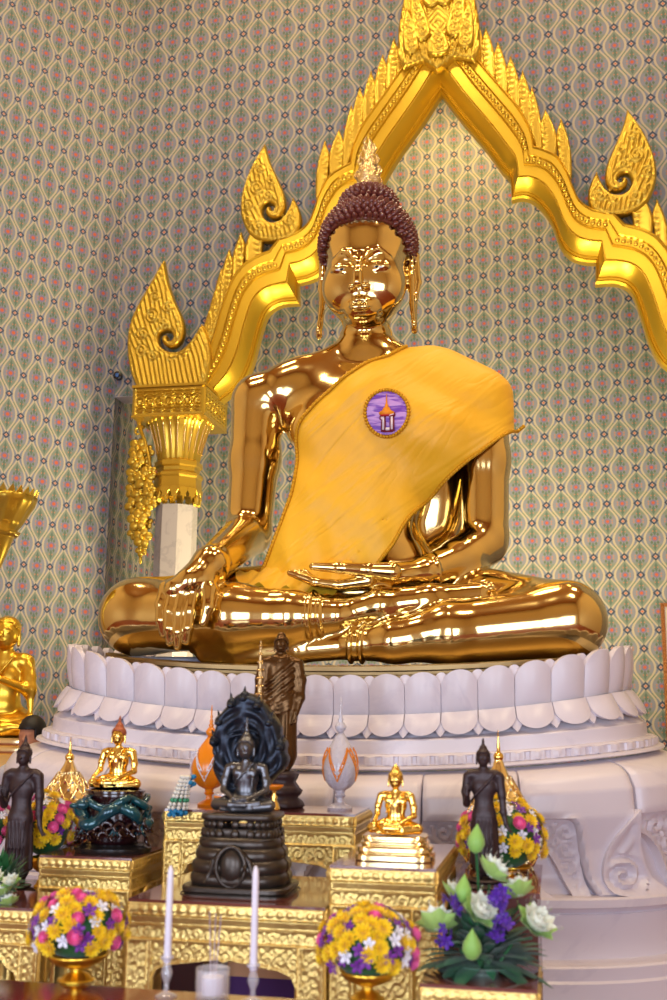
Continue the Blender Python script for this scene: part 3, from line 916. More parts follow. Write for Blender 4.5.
# core under the petals
core = [(-1.0, mixl(tp, pt, .30)), (-.06, mixl(tp, pt, .30)), (-.05, mixl(tp, pt, .9)), (-.03, pt), (-.02, mixl(pt, lw, .5)), (.03, lw), (.085, (b1[0]+.004, b1[1]))]
def petal_ring(mb, n, z0, z1, off0, off1, width, bulge, round_top=True, shift_=0.0, thick=.03, skip_back=True, pointed=False, flat_to=.60):
    "petals from base level z0 to tip level z1"
    per = _RL/n
    for i in range(n):
        s0 = (i+shift_)*per-_RL/2
        x0, y0, nx0, ny0 = ring_at(s0)
        if skip_back and y0 > .95: continue
        na, nb = 15, 18
        P = np.zeros((na, nb, 3))
        for a in range(na):
            u = -1+2*a/(na-1)
            for b in range(nb):
                v = 1-(1-b/(nb-1))**1.6
                if pointed: wv = max(1-(v)**1.6, 0.0)
                else: wv = 1.0 if v < flat_to else math.sqrt(max(1-((v-flat_to)/(1-flat_to))**2, 0.0))
                uu = u*wv; s = s0+uu*per*width/2
                x, y, nx, ny = ring_at(s)
                bl = bulge*(1-uu**2)*(.35+.65*math.sin(PI*min(v*.8+.1, 1)))
                rim = 0
                o = off0+(off1-off0)*v+bl+rim
                lf = lift_of(x, y)
                zz = (z0[0]*(1-v)+z1[0]*v)+(z0[1]*(1-v)+z1[1]*v)*lf
                P[a, b] = (x+nx*o, y+ny*o, zz)
        mb.grid(P)
        # thickness: an inner skin and the rim between both
        Q = P.copy(); Q[:, :, 0] -= nx0*thick; Q[:, :, 1] -= ny0*thick
        mb.grid(Q[::-1])
        edge = [P[0, b] for b in range(nb)]+[P[a, nb-1] for a in range(1, na)]+[P[na-1, b] for b in range(nb-2, -1, -1)]
        edi = [Q[0, b] for b in range(nb)]+[Q[a, nb-1] for a in range(1, na)]+[Q[na-1, b] for b in range(nb-2, -1, -1)]
        mb.grid(np.array([edi, edge]))
NP = 56
mb = MB(); petal_ring(mb, NP, pt, tp, .0, .02, .985, .026); objs.append(mb.build('upper_petals', 'marble_white'))
mb = MB(); mb.grid(sweep(core), closeu=True)
petal_ring(mb, NP, pt, (tp[0]-.006, tp[1]), -.02, -.012, .5, .012, shift_=.5)
petal_ring(mb, NP, mixl(pt, lw, .35), (lw[0]-.004, lw[1]), .02, .072, .5, .008, shift_=.5, pointed=True); objs.append(mb.build('petal_core', 'marble_white', auto=30))
mb = MB(); petal_ring(mb, NP, pt, (lw[0]+.006, lw[1]), .015, .085, .975, .022, flat_to=.34); objs.append(mb.build('lower_petals', 'marble_white'))
# mouldings
mb = MB()
mb.grid(sweep([(.0, (b1[0]+.02, b1[1])), (.085, (b1[0]+.006, b1[1])), (.09, b1), (.095, b2), (.125, (b2[0]-.002, b2[1])), (.13, f1)], 300), closeu=True)
objs.append(mb.build('plain_band', 'marble_white', auto=25))
# fluted band
s = np.linspace(-_RL/2, _RL/2, 1401)[:-1]; x, y, nx, ny = ring_at(s); lf = lift_of(x, y)
cells = (s/.085) % 1; groove = np.where(np.abs(cells-.5) > .36, -.010, 0)+np.where(np.abs(cells-.5) < .18, .006*np.cos((cells-.5)/.18*PI/2), 0)
P = np.zeros((len(s), 7, 3))
for j, (o, t, g) in enumerate(((.13, 0, 0), (.142, .03, 0), (.142, .12, 1), (.144, .5, 1), (.142, .88, 1), (.142, .97, 0), (.13, 1, 0))):
    oo = o+groove*g; z = (f1[0]*(1-t)+f2[0]*t)+(f1[1]*(1-t)+f2[1]*t)*lf
    P[:, j] = np.stack([x+nx*oo, y+ny*oo, z], 1)
mb = MB(); mb.grid(P, closeu=True); objs.append(mb.build('fluted_band', 'marble_white', auto=35))
mb = MB(); mb.grid(sweep([(.12, (f2[0]+.002, f2[1])), (.175, (f2[0]-.003, f2[1])), (.18, (lp[0]+.004, lp[1])), (.17, lp), (.13, (lp[0]-.006, lp[1]))], 300), closeu=True)
objs.append(mb.build('lip', 'marble_white', auto=25))
# skirt of overlapping lobes with carved feet
zfoot = at(600, 896, -1.60)[2]-.035
S2 = 1.15+(5.05)*0; 
def s_of(px, py, off):
    "arclength on the ring whose offset surface is seen at this spot (front part)"
    best = None
    ss = np.linspace(0, 2.6, 1200); X, Y, NX, NY = ring_at(ss); zz = at(px, py, -1.3)[2]
    pr = np.array([proj((X[i]+NX[i]*off, Y[i]+NY[i]*off, zz))[0] for i in range(len(ss))])
    k = np.argmax(pr > px) if (pr > px).any() else len(ss)-1
    return ss[k]
sA, sB = s_of(518, 790, .25), s_of(625, 790, .25); PW = sB-sA
hz0 = sk[0]; H = hz0-zfoot
def skirt_map(V):
    "(s, -relief, w) -> world on the bulging skirt"
    s, rel, w = V[:, 0], -V[:, 1], V[:, 2]; t = np.clip(w/H, -.05, 1.0)
    o = np.interp(t, [-.05, 0, .12, .35, .6, .8, .9, .96, 1.0], [.30, .30, .26, .265, .295, .285, .25, .21, .12])
    fade = np.clip((1-t)/.10, 0, 1)**.5
    x, y, nx, ny = ring_at(s); o = o+rel*fade
    return np.stack([x+nx*o, y+ny*o, zfoot+w+(sk[1]+.0)*lift_of(x, y)*t+.004*(t >= 1)], 1)
mb = MB()
sg = np.linspace(-2.9, 2.9, 400); wg = np.linspace(-.02*H, H, 30)
S_, W_ = np.meshgrid(sg, wg, indexing='ij')
mb.V.append(skirt_map(np.stack([S_.ravel(), np.full(S_.size, .035), W_.ravel()], 1)))
for i in range(len(sg)-1):
    for j in range(len(wg)-1): mb.F.append((i*30+j, (i+1)*30+j, (i+1)*30+j+1, i*30+j+1)); mb.mi.append(0)
mb.n = S_.size
objs.append(mb.build('skirt_ground', 'marble_white'))
def curl_carve(u, w, p=.075):
    a = ((u+.02) % p)-p/2; c = ((w+.01) % p)-p/2
    return .010*np.cos(2*PI*np.hypot(a, c)/.032-np.arctan2(c, a))
def mapped(poly, hf, res, depth, name, sgn, s0):
    m = MB(); relief(m, poly, res, hf, depth)
    V = np.concatenate(m.V); V = V.copy(); V[:, 0] = s0+V[:, 0]
    if sgn < 0: V[:, 0] *= -1
    V = skirt_map(V); F = [f if sgn > 0 else f[::-1] for f in m.F]
    return V, F
lobe = smooth_poly([(.012*PW, H), (.012*PW, .60*H), (.34*PW, .60*H), (.46*PW, .585*H), (.50*PW, .50*H), (.52*PW, .36*H), (.58*PW, .12*H), (.66*PW, 0), (.99*PW, 0), (.99*PW, H)], 2, sharp=(0, 1, 7, 8, 9))
spand = smooth_poly([(.0, .60*H), (.0, .47*H), (.12*PW, .44*H), (.27*PW, .33*H), (.38*PW, .15*H), (.45*PW, .0), (.60*PW, 0), (.54*PW, .25*H), (.52*PW, .60*H)], 2, sharp=(0, 1, 5, 6, 7, 8))
scroll = smooth_poly([(.985*PW, .64*H), (.88*PW, .53*H), (.76*PW, .40*H), (.69*PW, .24*H), (.70*PW, .08*H), (.78*PW, .0), (1.28*PW, 0), (1.15*PW, .07*H), (1.05*PW, .20*H), (1.00*PW, .40*H)], 2, sharp=(0, 6))
def h_lobe(x, z, d):
    low = z < .62*H
    rim = np.where(low, np.exp(-((d-.012)/.009)**2)*.014, 0)
    return np.sqrt(np.clip(1-(1-np.clip(d/.035, 0, 1))**2, 0, 1))*.022+.026+rim
def h_spand(x, z, d): return .008+np.where(d < .016, .008, 0)+curl_carve(x, z)*np.clip((d-.014)/.01, 0, 1)
def h_scroll(x, z, d):
    r = np.hypot(x-.86*PW, z-.15*H); th = np.arctan2(z-.15*H, x-.86*PW)
    v = np.where(r < .085, .014*np.cos(2*PI*r/.042-th), .007*np.cos((x*.9-z*.4)*2*PI/.05+1.5*np.sin(z*20)))
    return .062+np.where(d < .014, .008, 0)+np.clip((d-.012)/.012, 0, 1)*v
for k in range(-1, 6):
    s0 = sA+PW*(k-1)
    if s0 < -.01: 
        if s0+PW <= 0.02: continue
    for sgn in (1, -1):
        if s0 < 0: continue
        ft = MB(); ft.add(*mapped(lobe, h_lobe, .011, .06, 'l', sgn, s0)); ft.add(*mapped(spand, h_spand, .009, .05, 's', sgn, s0)); ft.add(*mapped(scroll, h_scroll, .009, .06, 'c', sgn, s0))
        objs.append(ft.build('carved_foot', 'marble_white', auto=50))
s0min = min(sA+PW*(k-1) for k in range(-1, 6) if sA+PW*(k-1) >= 0)
mid_ = [(-s0min*.985, H), (-s0min*.985, .3*H), (-s0min*.5, .28*H), (0, .0), (s0min*.5, .28*H), (s0min*.985, .3*H), (s0min*.985, H)]
ft = MB(); ft.add(*mapped(smooth_poly(mid_, 2, sharp=(0, 1, 3, 5, 6)), h_lobe, .0125, .06, 'm', 1, 0.0))
objs.append(ft.build('centre_tongue', 'marble_white', auto=50))
def flat(z): return (z, 0)
mb = MB()
zb1 = at(600, 896, -1.6)[2]-.035; zb2 = at(600, 905, -1.6)[2]-.035; zb3 = at(600, 976, -1.65)[2]
mb.grid(sweep([(.0, flat(zb1+.004)), (.37, flat(zb1+.004)), (.385, flat(zb1-.004)), (.385, flat(zb2)), (.35, flat(zb2-.006)), (.335, flat(zb2-.03)), (.345, flat(zb2-.035)), (.345, flat(zb3+.02)), (.36, flat(zb3+.012)), (.42, flat(zb3+.008)), (.43, flat(zb3)),
               (.43, flat(zb3-.05)), (.44, flat(zb3-.06)), (.44, flat(zb3-.2)), (.45, flat(.3)), (.47, flat(.28)), (.47, flat(0))], 300), closeu=True)
objs.append(mb.build('stepped_base', 'marble_white', auto=25))
under(throne, objs)

# bronze plinth plate under the statue
plz = at(340, 672, PYC-PB+.1); zt_c = at(340, 665, PYC-PB+.12)[2]; zb_c = tp[0]-.05
lz = at(122, 655, -.75)[2]-zt_c
mb = MB()
def sweep2(prof, n=200):
    s = np.linspace(-_RL/2, _RL/2, n+1)[:-1]; x, y, nx, ny = ring_at(s); P = np.zeros((n, len(prof), 3))
    for j, (sc, z, l) in enumerate(prof):
        X = x*sc; Y = PYC+(y-PYC)*sc
        P[:, j] = np.stack([X, Y, z+l*np.clip(np.abs(X)/1.35, 0, 1.1)**2.3], 1)
    return P
lft = max(lz, .05)
# ------------------------------------------------------------------ the great golden Buddha
b = SDF()
KY, SY, TY, HY = -.55, -.74, -.02, -.10
B = at
# seat and thighs
b.E(B(356, 598, .0), (.62, .45, .24), k=.05)
b.C(B(138, 616, KY), B(318, 602, .0), .215, .27, k=.08)
b.C(B(566, 620, KY), B(420, 600, .0), .205, .27, k=.08)
# lower legs: his left shin below, his right shin above
b.C(B(566, 622, KY-.02), B(450, 633, SY), .205, .165, k=.08)
b.chain([B(450, 633, SY), B(395, 641, SY-.03), B(356, 645, SY-.02)], [.165, .115, .085], k=.05)
b.chain([B(356, 645, SY-.02), B(300, 650, SY+.0), B(240, 655, SY+.03), B(205, 655, SY+.04)], [.075, .07, .06, .045], k=.03)
b.C(B(138, 617, KY-.02), B(235, 617, SY), .21, .185, k=.08)
b.chain([B(235, 617, SY), B(290, 617, SY-.03), B(335, 616, SY-.02)], [.185, .145, .10], k=.05)
b.chain([B(335, 616, SY), B(380, 606, SY+.04), B(430, 600, SY+.10), B(478, 593, SY+.16)], [.085, .095, .085, .06], k=.04)
for i in range(4): b.C(B(468, 594-2*i, SY+.13+.04*i), B(492-3*i, 588-1.5*i, SY+.15+.045*i), .030, .022, k=.012)
for i in range(4): b.C(B(215, 652-1.5*i, SY+.04+.03*i), B(193+4*i, 650-1.5*i, SY+.03+.04*i), .026, .020, k=.012)
# hems round the ankles
def ring_tube(c, axis, r, t, k=.01, sq=1.0):
    c = np.array(c); axis = np.array(axis, float); axis /= np.linalg.norm(axis)
    def fn(P):
        q = P-c; h = q@axis; w = q-h[..., None]*axis; rr = np.sqrt((w**2).sum(-1))
        return np.sqrt((rr-r)**2+h**2)-t
    m = r+t; b.add(fn, c-m, c+m, k)
ring_tube(B(312, 617, SY-.025), (1, 0, 0), .128, .014); ring_tube(B(322, 617, SY-.025), (1, 0, .05), .112, .014)
ring_tube(B(352, 645, SY-.02), (1, 0, -.05), .092, .012); ring_tube(B(363, 644, SY-.02), (1, 0, -.05), .10, .012)
# torso
b.E(B(362, 560, TY), (.40, .27, .30), k=.08)
b.E(B(362, 490, TY), (.395, .26, .42), k=.1)
b.E(B(412, 492, TY+.15), (.36, .17, .50), k=.06)
b.E(B(366, 420, TY), (.53, .29, .34), k=.1)
b.C(B(290, 392, TY), B(445, 392, TY), .185, .185, k=.1)
b.C(B(262, 400, TY), B(300, 385, TY), .165, .16, k=.06)
b.C(B(478, 403, TY), B(438, 385, TY), .165, .16, k=.06)
b.C(B(310, 380, TY), B(362, 352, HY+.12), .13, .14, k=.12)
b.C(B(425, 380, TY), B(372, 352, HY+.12), .13, .14, k=.12)
b.E(B(322, 430, TY-.17), (.20, .14, .17), k=.08); b.E(B(410, 430, TY-.17), (.20, .14, .17), k=.08)
# his right arm (left in the picture)
b.chain([B(258, 402, TY), B(255, 460, TY-.03), B(249, 530, TY-.12)], [.172, .160, .140], k=.06)
b.C(B(248, 534, TY-.13), B(212, 563, -.82), .142, .100, k=.05)
# hand over the shin
hy = -.93
b.C(B(209, 566, -.84), B(192, 581, hy), .098, .085, k=.05)
b.C(B(202, 578, hy+.02), B(174, 589, hy-.03), .07, .056, k=.04)
fing = [((167,588),(161,604),(161,620),(163.5,634)), ((175,590),(169.5,610),(169,628),(170,643)), ((184,591),(179,612),(178,632),(177.5,647)), ((193,591),(190,610),(188,628),(186.5,642))]
for i, f in enumerate(fing):
    dy = [.02, 0, -.005, .005][i]
    b.chain([B(f[0][0], f[0][1], hy-.02+dy), B(f[1][0], f[1][1], hy-.06+dy), B(f[2][0], f[2][1], hy-.075+dy), B(f[3][0], f[3][1], hy-.06+dy)], [.042, .033, .030, .022], k=.010)
    b.C(B(194, 580, hy), B(f[0][0], f[0][1], hy-.02+dy), .05, .036, k=.03)
b.chain([B(205, 572, hy+.06), B(209, 590, hy), B(208, 607, hy-.04), B(203, 623, hy-.05)], [.06, .047, .035, .024], k=.018)
# his left arm and upturned hand in the lap
b.chain([B(482, 405, TY), B(485, 460, TY-.02), B(485, 530, TY-.06)], [.165, .148, .142], k=.06)
b.chain([B(484, 543, TY-.08), B(460, 560, TY-.25), B(426, 572, -.50)], [.145, .125, .092], k=.05)
ring_tube(B(432, 573, -.47), (-.85, -.5, -.12), .104, .010)
b.C(B(424, 573, -.52), B(372, 577, -.66), .092, .085, k=.04, flat=((0, 0, 1), .8))
b.C(B(400, 577, -.60), B(360, 581, -.60), .07, .06, k=.04, flat=((0, 0, 1), .6))
b.chain([B(392, 572, -.74), B(368, 570, -.76), B(340, 568, -.77), B(313, 566.5, -.77)], [.055, .040, .031, .022], k=.015)
for i in range(4):
    yy = -.74+.06*i
    b.chain([B(368, 581, yy), B(340, 585, yy-.01), B(315, 582, yy-.01), B(290+5*i, 573-.5*i, yy)], [.036, .030, .027, .018], k=.010)
# neck and head
b.C(B(367, 325, HY+.12), B(366, 356, HY+.12), .15, .185, k=.05)
for yy in (334, 341): ring_tube(B(366, yy, HY+.12), (0, -.15, 1), .152, .012, k=.03)
head = SDF()
HX = B(366, 270, HY)[0]
def hz(py): return B(366, py, HY)[2]
head.E((HX, HY+.06, hz(246)), (.286, .30, .285), k=.05)
head.E((HX, HY-.02, hz(284)), (.268, .240, .305), k=.06)
head.E((HX, HY-.145, hz(319)), (.105, .08, .070), k=.06)
for s_ in (-1, 1): head.E((HX+s_*.145, HY-.10, hz(294)), (.115, .10, .13), k=.06)
b.p += head.p
def face(dx, py, dy=0.0):
    ys = np.linspace(HY-.45, HY+.2, 200); z = B(366, py, HY-.25)[2]
    d = head.ev(np.stack([np.full(200, HX+dx), ys, np.full(200, z)], -1)); k = np.argmax(d < 0)
    return np.array([HX+dx, ys[k]+dy, z])
for s_ in (-1, 1):
    b.E(face(s_*.108, 259, -.014), (.085, .034, .042), k=.03, sub=True)
    b.chain([face(s_*.032, 258, -.006), face(s_*.060, 250.5, .0), face(s_*.115, 247.5, .0), face(s_*.185, 254, .0)], [.020, .016, .014, .007], k=.012)
    b.E(face(s_*.112, 265.5, .018), (.078, .038, .034), k=.015)
    b.chain([face(s_*.050, 268.5, .006), face(s_*.108, 270, -.004), face(s_*.170, 267, .006)], [.005, .008, .005], k=.008)
    b.chain([face(s_*.050, 267, .006), face(s_*.108, 264.2, -.008), face(s_*.172, 265.5, .006)], [.005, .008, .005], k=.008)
b.chain([face(0, 254, .006), face(0, 265, -.030), face(0, 277, -.058), face(0, 285.5, -.074)], [.024, .023, .026, .034], k=.018)
b.E(face(-.042, 287, -.028), (.028, .030, .021), k=.012); b.E(face(.042, 287, -.028), (.028, .030, .021), k=.012)
b.chain([face(-.100, 299, .006), face(-.045, 300, -.006), face(-.014, 298, -.012), face(.014, 298, -.012), face(.045, 300, -.006), face(.100, 299, .006)], [.006, .016, .018, .018, .016, .006], k=.008)
b.chain([face(-.085, 301.5, .006), face(-.035, 305, -.008), face(.035, 305, -.008), face(.085, 301.5, .006)], [.006, .021, .021, .006], k=.008)
# long ears
for s_ in (-1, 1):
    ex = HX+s_*.292
    zt_, zm_, zl_, zb_ = (B(366, q, HY)[2] for q in (254, 278, 305, 332))
    b.chain([(ex, HY+.07, zt_-.02), (ex+s_*.018, HY+.11, zt_+.01), (ex+s_*.03, HY+.13, zm_), (ex+s_*.018, HY+.09, zm_-.12), (ex+s_*.012, HY+.05, zl_), (ex+s_*.02, HY+.03, zb_)], [.018, .024, .024, .02, .022, .018], k=.015)
    b.chain([(ex, HY+.05, zt_-.03), (ex+s_*.003, HY+.02, zm_), (ex+s_*.004, HY+.02, zl_), (ex+s_*.02, HY+.0, zb_+.03), (ex+s_*.02, HY+.03, zb_)], [.014, .016, .016, .014, .018], k=.012)
    b.E((ex-s_*.01, HY+.07, zm_), (.03, .05, .10), k=.02)
V, F = b.mesh((-1.68, -1.12, at(340, 668, -.8)[2]-.06), (1.62, .55, B(368, 200, HY)[2]+.08), .0105 if not globals().get('QUICK') else .02)
buddha = thing('golden_buddha', 'colossal polished golden seated Buddha draped in a saffron robe on the marble throne', 'statue', (0, 0, at(340, 668, -.8)[2]))
body = mesh_np('body', V, F, 'buddha_gold')
# hair cap, bump and flame
def sdfobj(s, lo, hi, vox, nm, mat, **kw):
    V, F = s.mesh(lo, hi, vox, **kw); return mesh_np(nm, V, F, mat)
hc = B(368, 247, HY+.075)
hair_c = np.array([HX, HY+.075, hc[2]])
hair = SDF(); hair.E(hair_c, (.302, .325, .305), k=.03); hair.E(B(368, 207, HY+.09), (.175, .18, .115), k=.05)
hair.C((HX, HY+.2, hair_c[2]-.10), (HX, HY+.2, hair_c[2]-.25), .20, .15, k=.05)
ztop_face = B(366, 226, HY-.15)[2]
def hair_cut(P, D):
    # forehead edge: a gently arched line, coming down in front of the ears
    x = np.abs(P[..., 0]-HX); lim = np.interp(x, [0, .15, .22, .262, .285, .30, .4], [ztop_face+.004, ztop_face, ztop_face-.03, ztop_face-.10, ztop_face-.20, ztop_face-.31, ztop_face-.34])
    front = np.maximum(lim-P[..., 2], P[..., 1]*0-1)
    fz = np.maximum((lim-P[..., 2])*.8, -(P[..., 1]-(HY+.07))*1.0)       # removed where below the line AND in front
    cut = np.minimum((lim-P[..., 2])*.8, (HY+.11)-P[..., 1])
    return np.maximum(D, cut)
Vh, Fh = hair.mesh((HX-.4, HY-.34, hair_c[2]-.45), (HX+.4, HY+.5, hair_c[2]+.45), .014, extra=hair_cut)
hm = MB(); hm.V.append(Vh); hm.F += [tuple(f) for f in Fh.tolist()]; hm.n = len(Vh); hm.mi += [0]*len(Fh)
# snail curls over the cap in rows
ga = PI*(3-math.sqrt(5)); cnt = 0
def curl(p, n, r):
    n = n/np.linalg.norm(n); a = np.cross(n, (0, 0, 1)); a /= np.linalg.norm(a)+1e-9; c = np.cross(n, a)
    Tm = np.stack([a, c, n], 1)
    P = np.zeros((8, 6, 3)); tws = RNG.uniform(0, 6)
    for i in range(8):
        for j, (rr, h) in enumerate(((1.0, -.3), (1.02, .2), (.86, .75), (.55, 1.15), (.28, 1.45), (.02, 1.6))):
            q = 2*PI*i/8+tws; P[i, j] = p+Tm@(np.array([rr*math.cos(q), rr*math.sin(q), h])*r)
    hm.grid(P, closeu=True)
rc = .0225
for ring_i in range(40):
    ph = PI/2-ring_i*.122
    if ph < -PI/2+.5: break
    zr = hair_c[2]+.305*math.sin(ph); rr = math.cos(ph)
    n_ = max(1, int(2*PI*rr*.31/(.044)))
    for i in range(n_):
        a = 2*PI*(i+.5*(ring_i % 2)+RNG.uniform(-.12, .12)+.37*ring_i)/n_
        p = np.array([HX+.303*rr*math.cos(a), hair_c[1]+.326*rr*math.sin(a), zr])
        x = abs(p[0]-HX); lim = np.interp(x, [0, .15, .22, .262, .285, .30, .4], [ztop_face+.015, ztop_face+.012, ztop_face-.02, ztop_face-.09, ztop_face-.19, ztop_face-.31, ztop_face-.34])
        if p[2] < lim and p[1] < HY+.12: continue
        if p[2] < hair_c[2]-.25: continue
        if math.hypot(p[0]-HX, p[1]-HY-.09) < .14 and p[2] > hair_c[2]+.2: continue
        curl(p, np.array([(p[0]-HX)/.27**2, (p[1]-hair_c[1])/.295**2, (p[2]-hair_c[2])/.3**2]), rc)
uc = np.array(B(368, 207, HY+.09)); uc[0] = HX
for ring_i in range(12):
    ph = PI/2-ring_i*.22
    if ph < -.15: break
    rr = math.cos(ph); n_ = max(1, int(2*PI*rr*.178/.0385))
    for i in range(n_):
        a = 2*PI*(i+.5*(ring_i % 2))/n_
        p = uc+np.array([.177*rr*math.cos(a), .182*rr*math.sin(a), .117*math.sin(ph)])
        curl(p, (p-uc)/np.array([.168, .172, .12])**2, rc)
hair_o = hm.build('hair', 'hair')
# flame finial
zf0 = B(370, 191, HY+.09)[2]; zf1 = B(371, 140, HY+.09)[2]; Hf = zf1-zf0
fm = MB()
def flame_mod(a, z):
    t = z/Hf; return 1+.10*math.cos(a*6+t*14)+.10*math.cos(t*46+a*2)
fm.lathe([(.05*1,-.03),(.066,.0),(.076,.02),(.06,.04),(.072,.055),(.078,.09),(.070,.13),(.056,.17),(.043,.21),(.031,.25),(.018,Hf*.85),(.003,Hf)], (HX, HY+.09, zf0), n=36, mod=flame_mod)
for k in range(26):
    t = k/26; a = k*2.4; r = np.interp(t, [0, .2, .5, .8, 1], [.066, .072, .05, .026, .008])
    q = np.array([HX+r*math.cos(a), HY+.09+r*math.sin(a), zf0+.03+t*Hf*.82])
    fm.tube([q, q+np.array([math.cos(a)*.022, math.sin(a)*.022, .03]), q+np.array([math.cos(a)*.006, math.sin(a)*.006, .075])], [.011, .010, .002], 6)
flame_o = fm.build('flame_finial', 'gem_gold')
# inlaid eyes
eyes = []
for s_ in (-1, 1):
    m = MB(); m.ball(face(s_*.112, 267.4, -.004), (.046, .012, .0095), 12, 6); eyes.append(m.build('eye', 'white'))
    m = MB(); m.ball(face(s_*.112, 267.4, -.012), (.013, .007, .0090), 10, 6); p_ = m.build('pupil', 'black'); p_.parent = eyes[-1]
# ------------------------------------------------------------------ robe
tor = SDF()
tor.C(B(362, 570, TY-.02), B(366, 420, TY-.02), .40, .40, k=.1, flat=((0, 1, 0), .72))
tor.E(B(366, 415, TY-.03), (.55, .31, .36), k=.1)
tor.C(B(300, 392, TY), B(445, 392, TY), .19, .19, k=.1)
tor.chain([B(483, 403, TY), B(490, 450, TY-.02)], [.147, .13], k=.16)
tor.C(B(440, 385, TY), B(476, 402, TY), .145, .145, k=.1)
tor.C(B(425, 380, TY), B(372, 352, HY+.12), .14, .15, k=.14)
tor.C(B(310, 380, TY), B(362, 352, HY+.12), .13, .15, k=.14)
for s_ in (322, 410): tor.E(B(s_, 430, TY-.17), (.21, .15, .18), k=.08)
tor.E(B(440, 440, TY-.04), (.26, .22, .30), k=.14)
tor.C(B(325, 460, TY-.10), B(300, 575, TY-.22), .16, .17, k=.14)
tor.C(B(300, 500, TY-.08), B(282, 585, TY-.20), .12, .12, k=.12)
RPX = [(404,341),(388,352),(368,363),(344,382),(320,404),(302,424),(297,440),(297,462),(293,490),(284,520),(274,548),(268,566),(262,578),(345,584),(372,572),(392,545),(408,516),(436,484),(462,461),(490,440),(523,413),(530,395),(520,360),(490,335),(440,330)]
RP = [at(x, y, TY-.30)[[0, 2]] for x, y in RPX]
DIAG = np.array(at(268, 566, TY-.3)[[0, 2]])-np.array(at(404, 341, TY-.3)[[0, 2]])
def folds(P):
    x, z = P[..., 0], P[..., 2]
    # long soft creases that fall from the shoulder (upper right) to the lap
    u = (x*.80-z*.60); v = (x*.60+z*.80)
    w = np.sin(v*17+2.2*np.sin(u*2.3))*.0045+np.sin(v*31+3*np.sin(u*3.1+1))*.003+np.sin(u*9+v*5)*.003
    k = np.clip((at(340, 470, -.3)[2]-z)/.6, 0, 1)
    w += k*np.sin(x*34+z*3+1.5*np.sin(z*5))*.010
    return w
def robe_field(P, D):
    Dd = D-.045-folds(P)
    shell = np.maximum(Dd, -(Dd+.022))
    Q = P[..., [0, 2]]; d, _ = poly_dist(Q, RP); ins = poly_inside(Q, RP)
    sd = np.where(ins, -d, d)
    sd = np.maximum(sd+np.clip(P[..., 1]-(TY-.13), 0, 1)*1.5*(P[..., 2] < at(440, 440, -.3)[2]), P[..., 1]-(TY-.03))
    back = P[..., 1] > TY+.10
    # over the shoulder the cloth runs on behind
    sd = np.where(back & (Q[..., 0] > at(404, 341, TY)[0]-.05), np.minimum(sd, np.maximum(-(P[..., 2]-at(500, 520, 0)[2]), -(Q[..., 0]-.08))), sd)
    return np.maximum(shell, sd)
lo = (min(p[0] for p in RP)-.03, TY-.50, min(p[1] for p in RP)-.03); hi = (max(p[0] for p in RP)+.03, TY+.42, max(p[1] for p in RP)+.02)
Vr, Fr = tor.mesh(lo, hi, .0115 if not globals().get('QUICK') else .02, newton=0, extra=robe_field)
for _ in range(3):      # settle the stepped edge
    nb = np.zeros_like(Vr); c = np.zeros(len(Vr))
    for i in range(4):
        j = (i+1) % 4; np.add.at(nb, Fr[:, i], Vr[Fr[:, j]]); np.add.at(c, Fr[:, i], 1); np.add.at(nb, Fr[:, j], Vr[Fr[:, i]]); np.add.at(c, Fr[:, j], 1)
    Vr = Vr*.5+nb/np.maximum(c, 1)[:, None]*.5
robe_o = mesh_np('robe', Vr, Fr, 'robe')
def front_y(x, z, off=.045):
    "y of the robe surface in front of (x, z)"
    ys = np.linspace(TY-.55, TY+.1, 140); P = np.stack([np.full(140, x), ys, np.full(140, z)], -1)
    d = tor.ev(P)-off-folds(P); k = np.argmax(d < 0)
    if d[k] >= 0: return TY
    return ys[k]-0 if k == 0 else ys[k-1]+(ys[k]-ys[k-1])*(d[k-1]/(d[k-1]-d[k]))
# braid along both free edges
def edge_line(idx, n):
    p = dens([RP[i] for i in idx], n); return [np.array([x, front_y(x, z)-.004, z]) for x, z in p]
tm = MB()
for idx, n in ((range(0, 13), 150), (range(14, 21), 120)):
    L = edge_line(list(idx), n)
    tm.tube(L, .011, 6)
    for i, q in enumerate(L[::2]): tm.ball(q+np.array([0, -.004, 0]), (.013, .010, .013), 6, 4)
trim_o = tm.build('braid_trim', 'robe_trim')
# tail of the robe laid over the lap
def lap(px, py, Y): return np.array(at(px, py, Y))
nu, nv = 40, 16; P = np.zeros((nu, nv, 3))
for i in range(nu):
    t = i/(nu-1)
    for j in range(nv):
        v = j/(nv-1)
        px = 236+t*(352-236); yt = np.interp(t, [0, .25, .5, 1], [573, 569, 564, 560]); yb = np.interp(t, [0, .15, .5, .8, 1], [579, 585, 590, 589, 586])
        py = yt*(1-v)+yb*v; Y = np.interp(t, [0, .4, 1], [-.42, -.40, -.42])-.20*v
        q = lap(px, py, Y); q = q+np.array([0, -.012, .012])*math.sin(t*26+v*3)*(.4+.6*v)+np.array([0, 0, .01])*math.sin(t*55+v*9)
        P[i, j] = q
mt = MB(); mt.grid(P); Q = P.copy(); Q[:, :, 2] -= .02; Q[:, :, 1] += .02; mt.grid(Q[::-1])
mt.grid(np.array([Q[:, -1], P[:, -1]])); mt.grid(np.array([P[:, 0], Q[:, 0]])); mt.grid(np.array([P[0], Q[0]])); mt.grid(np.array([Q[-1], P[-1]]))
tail_o = mt.build('robe_tail', 'robe')
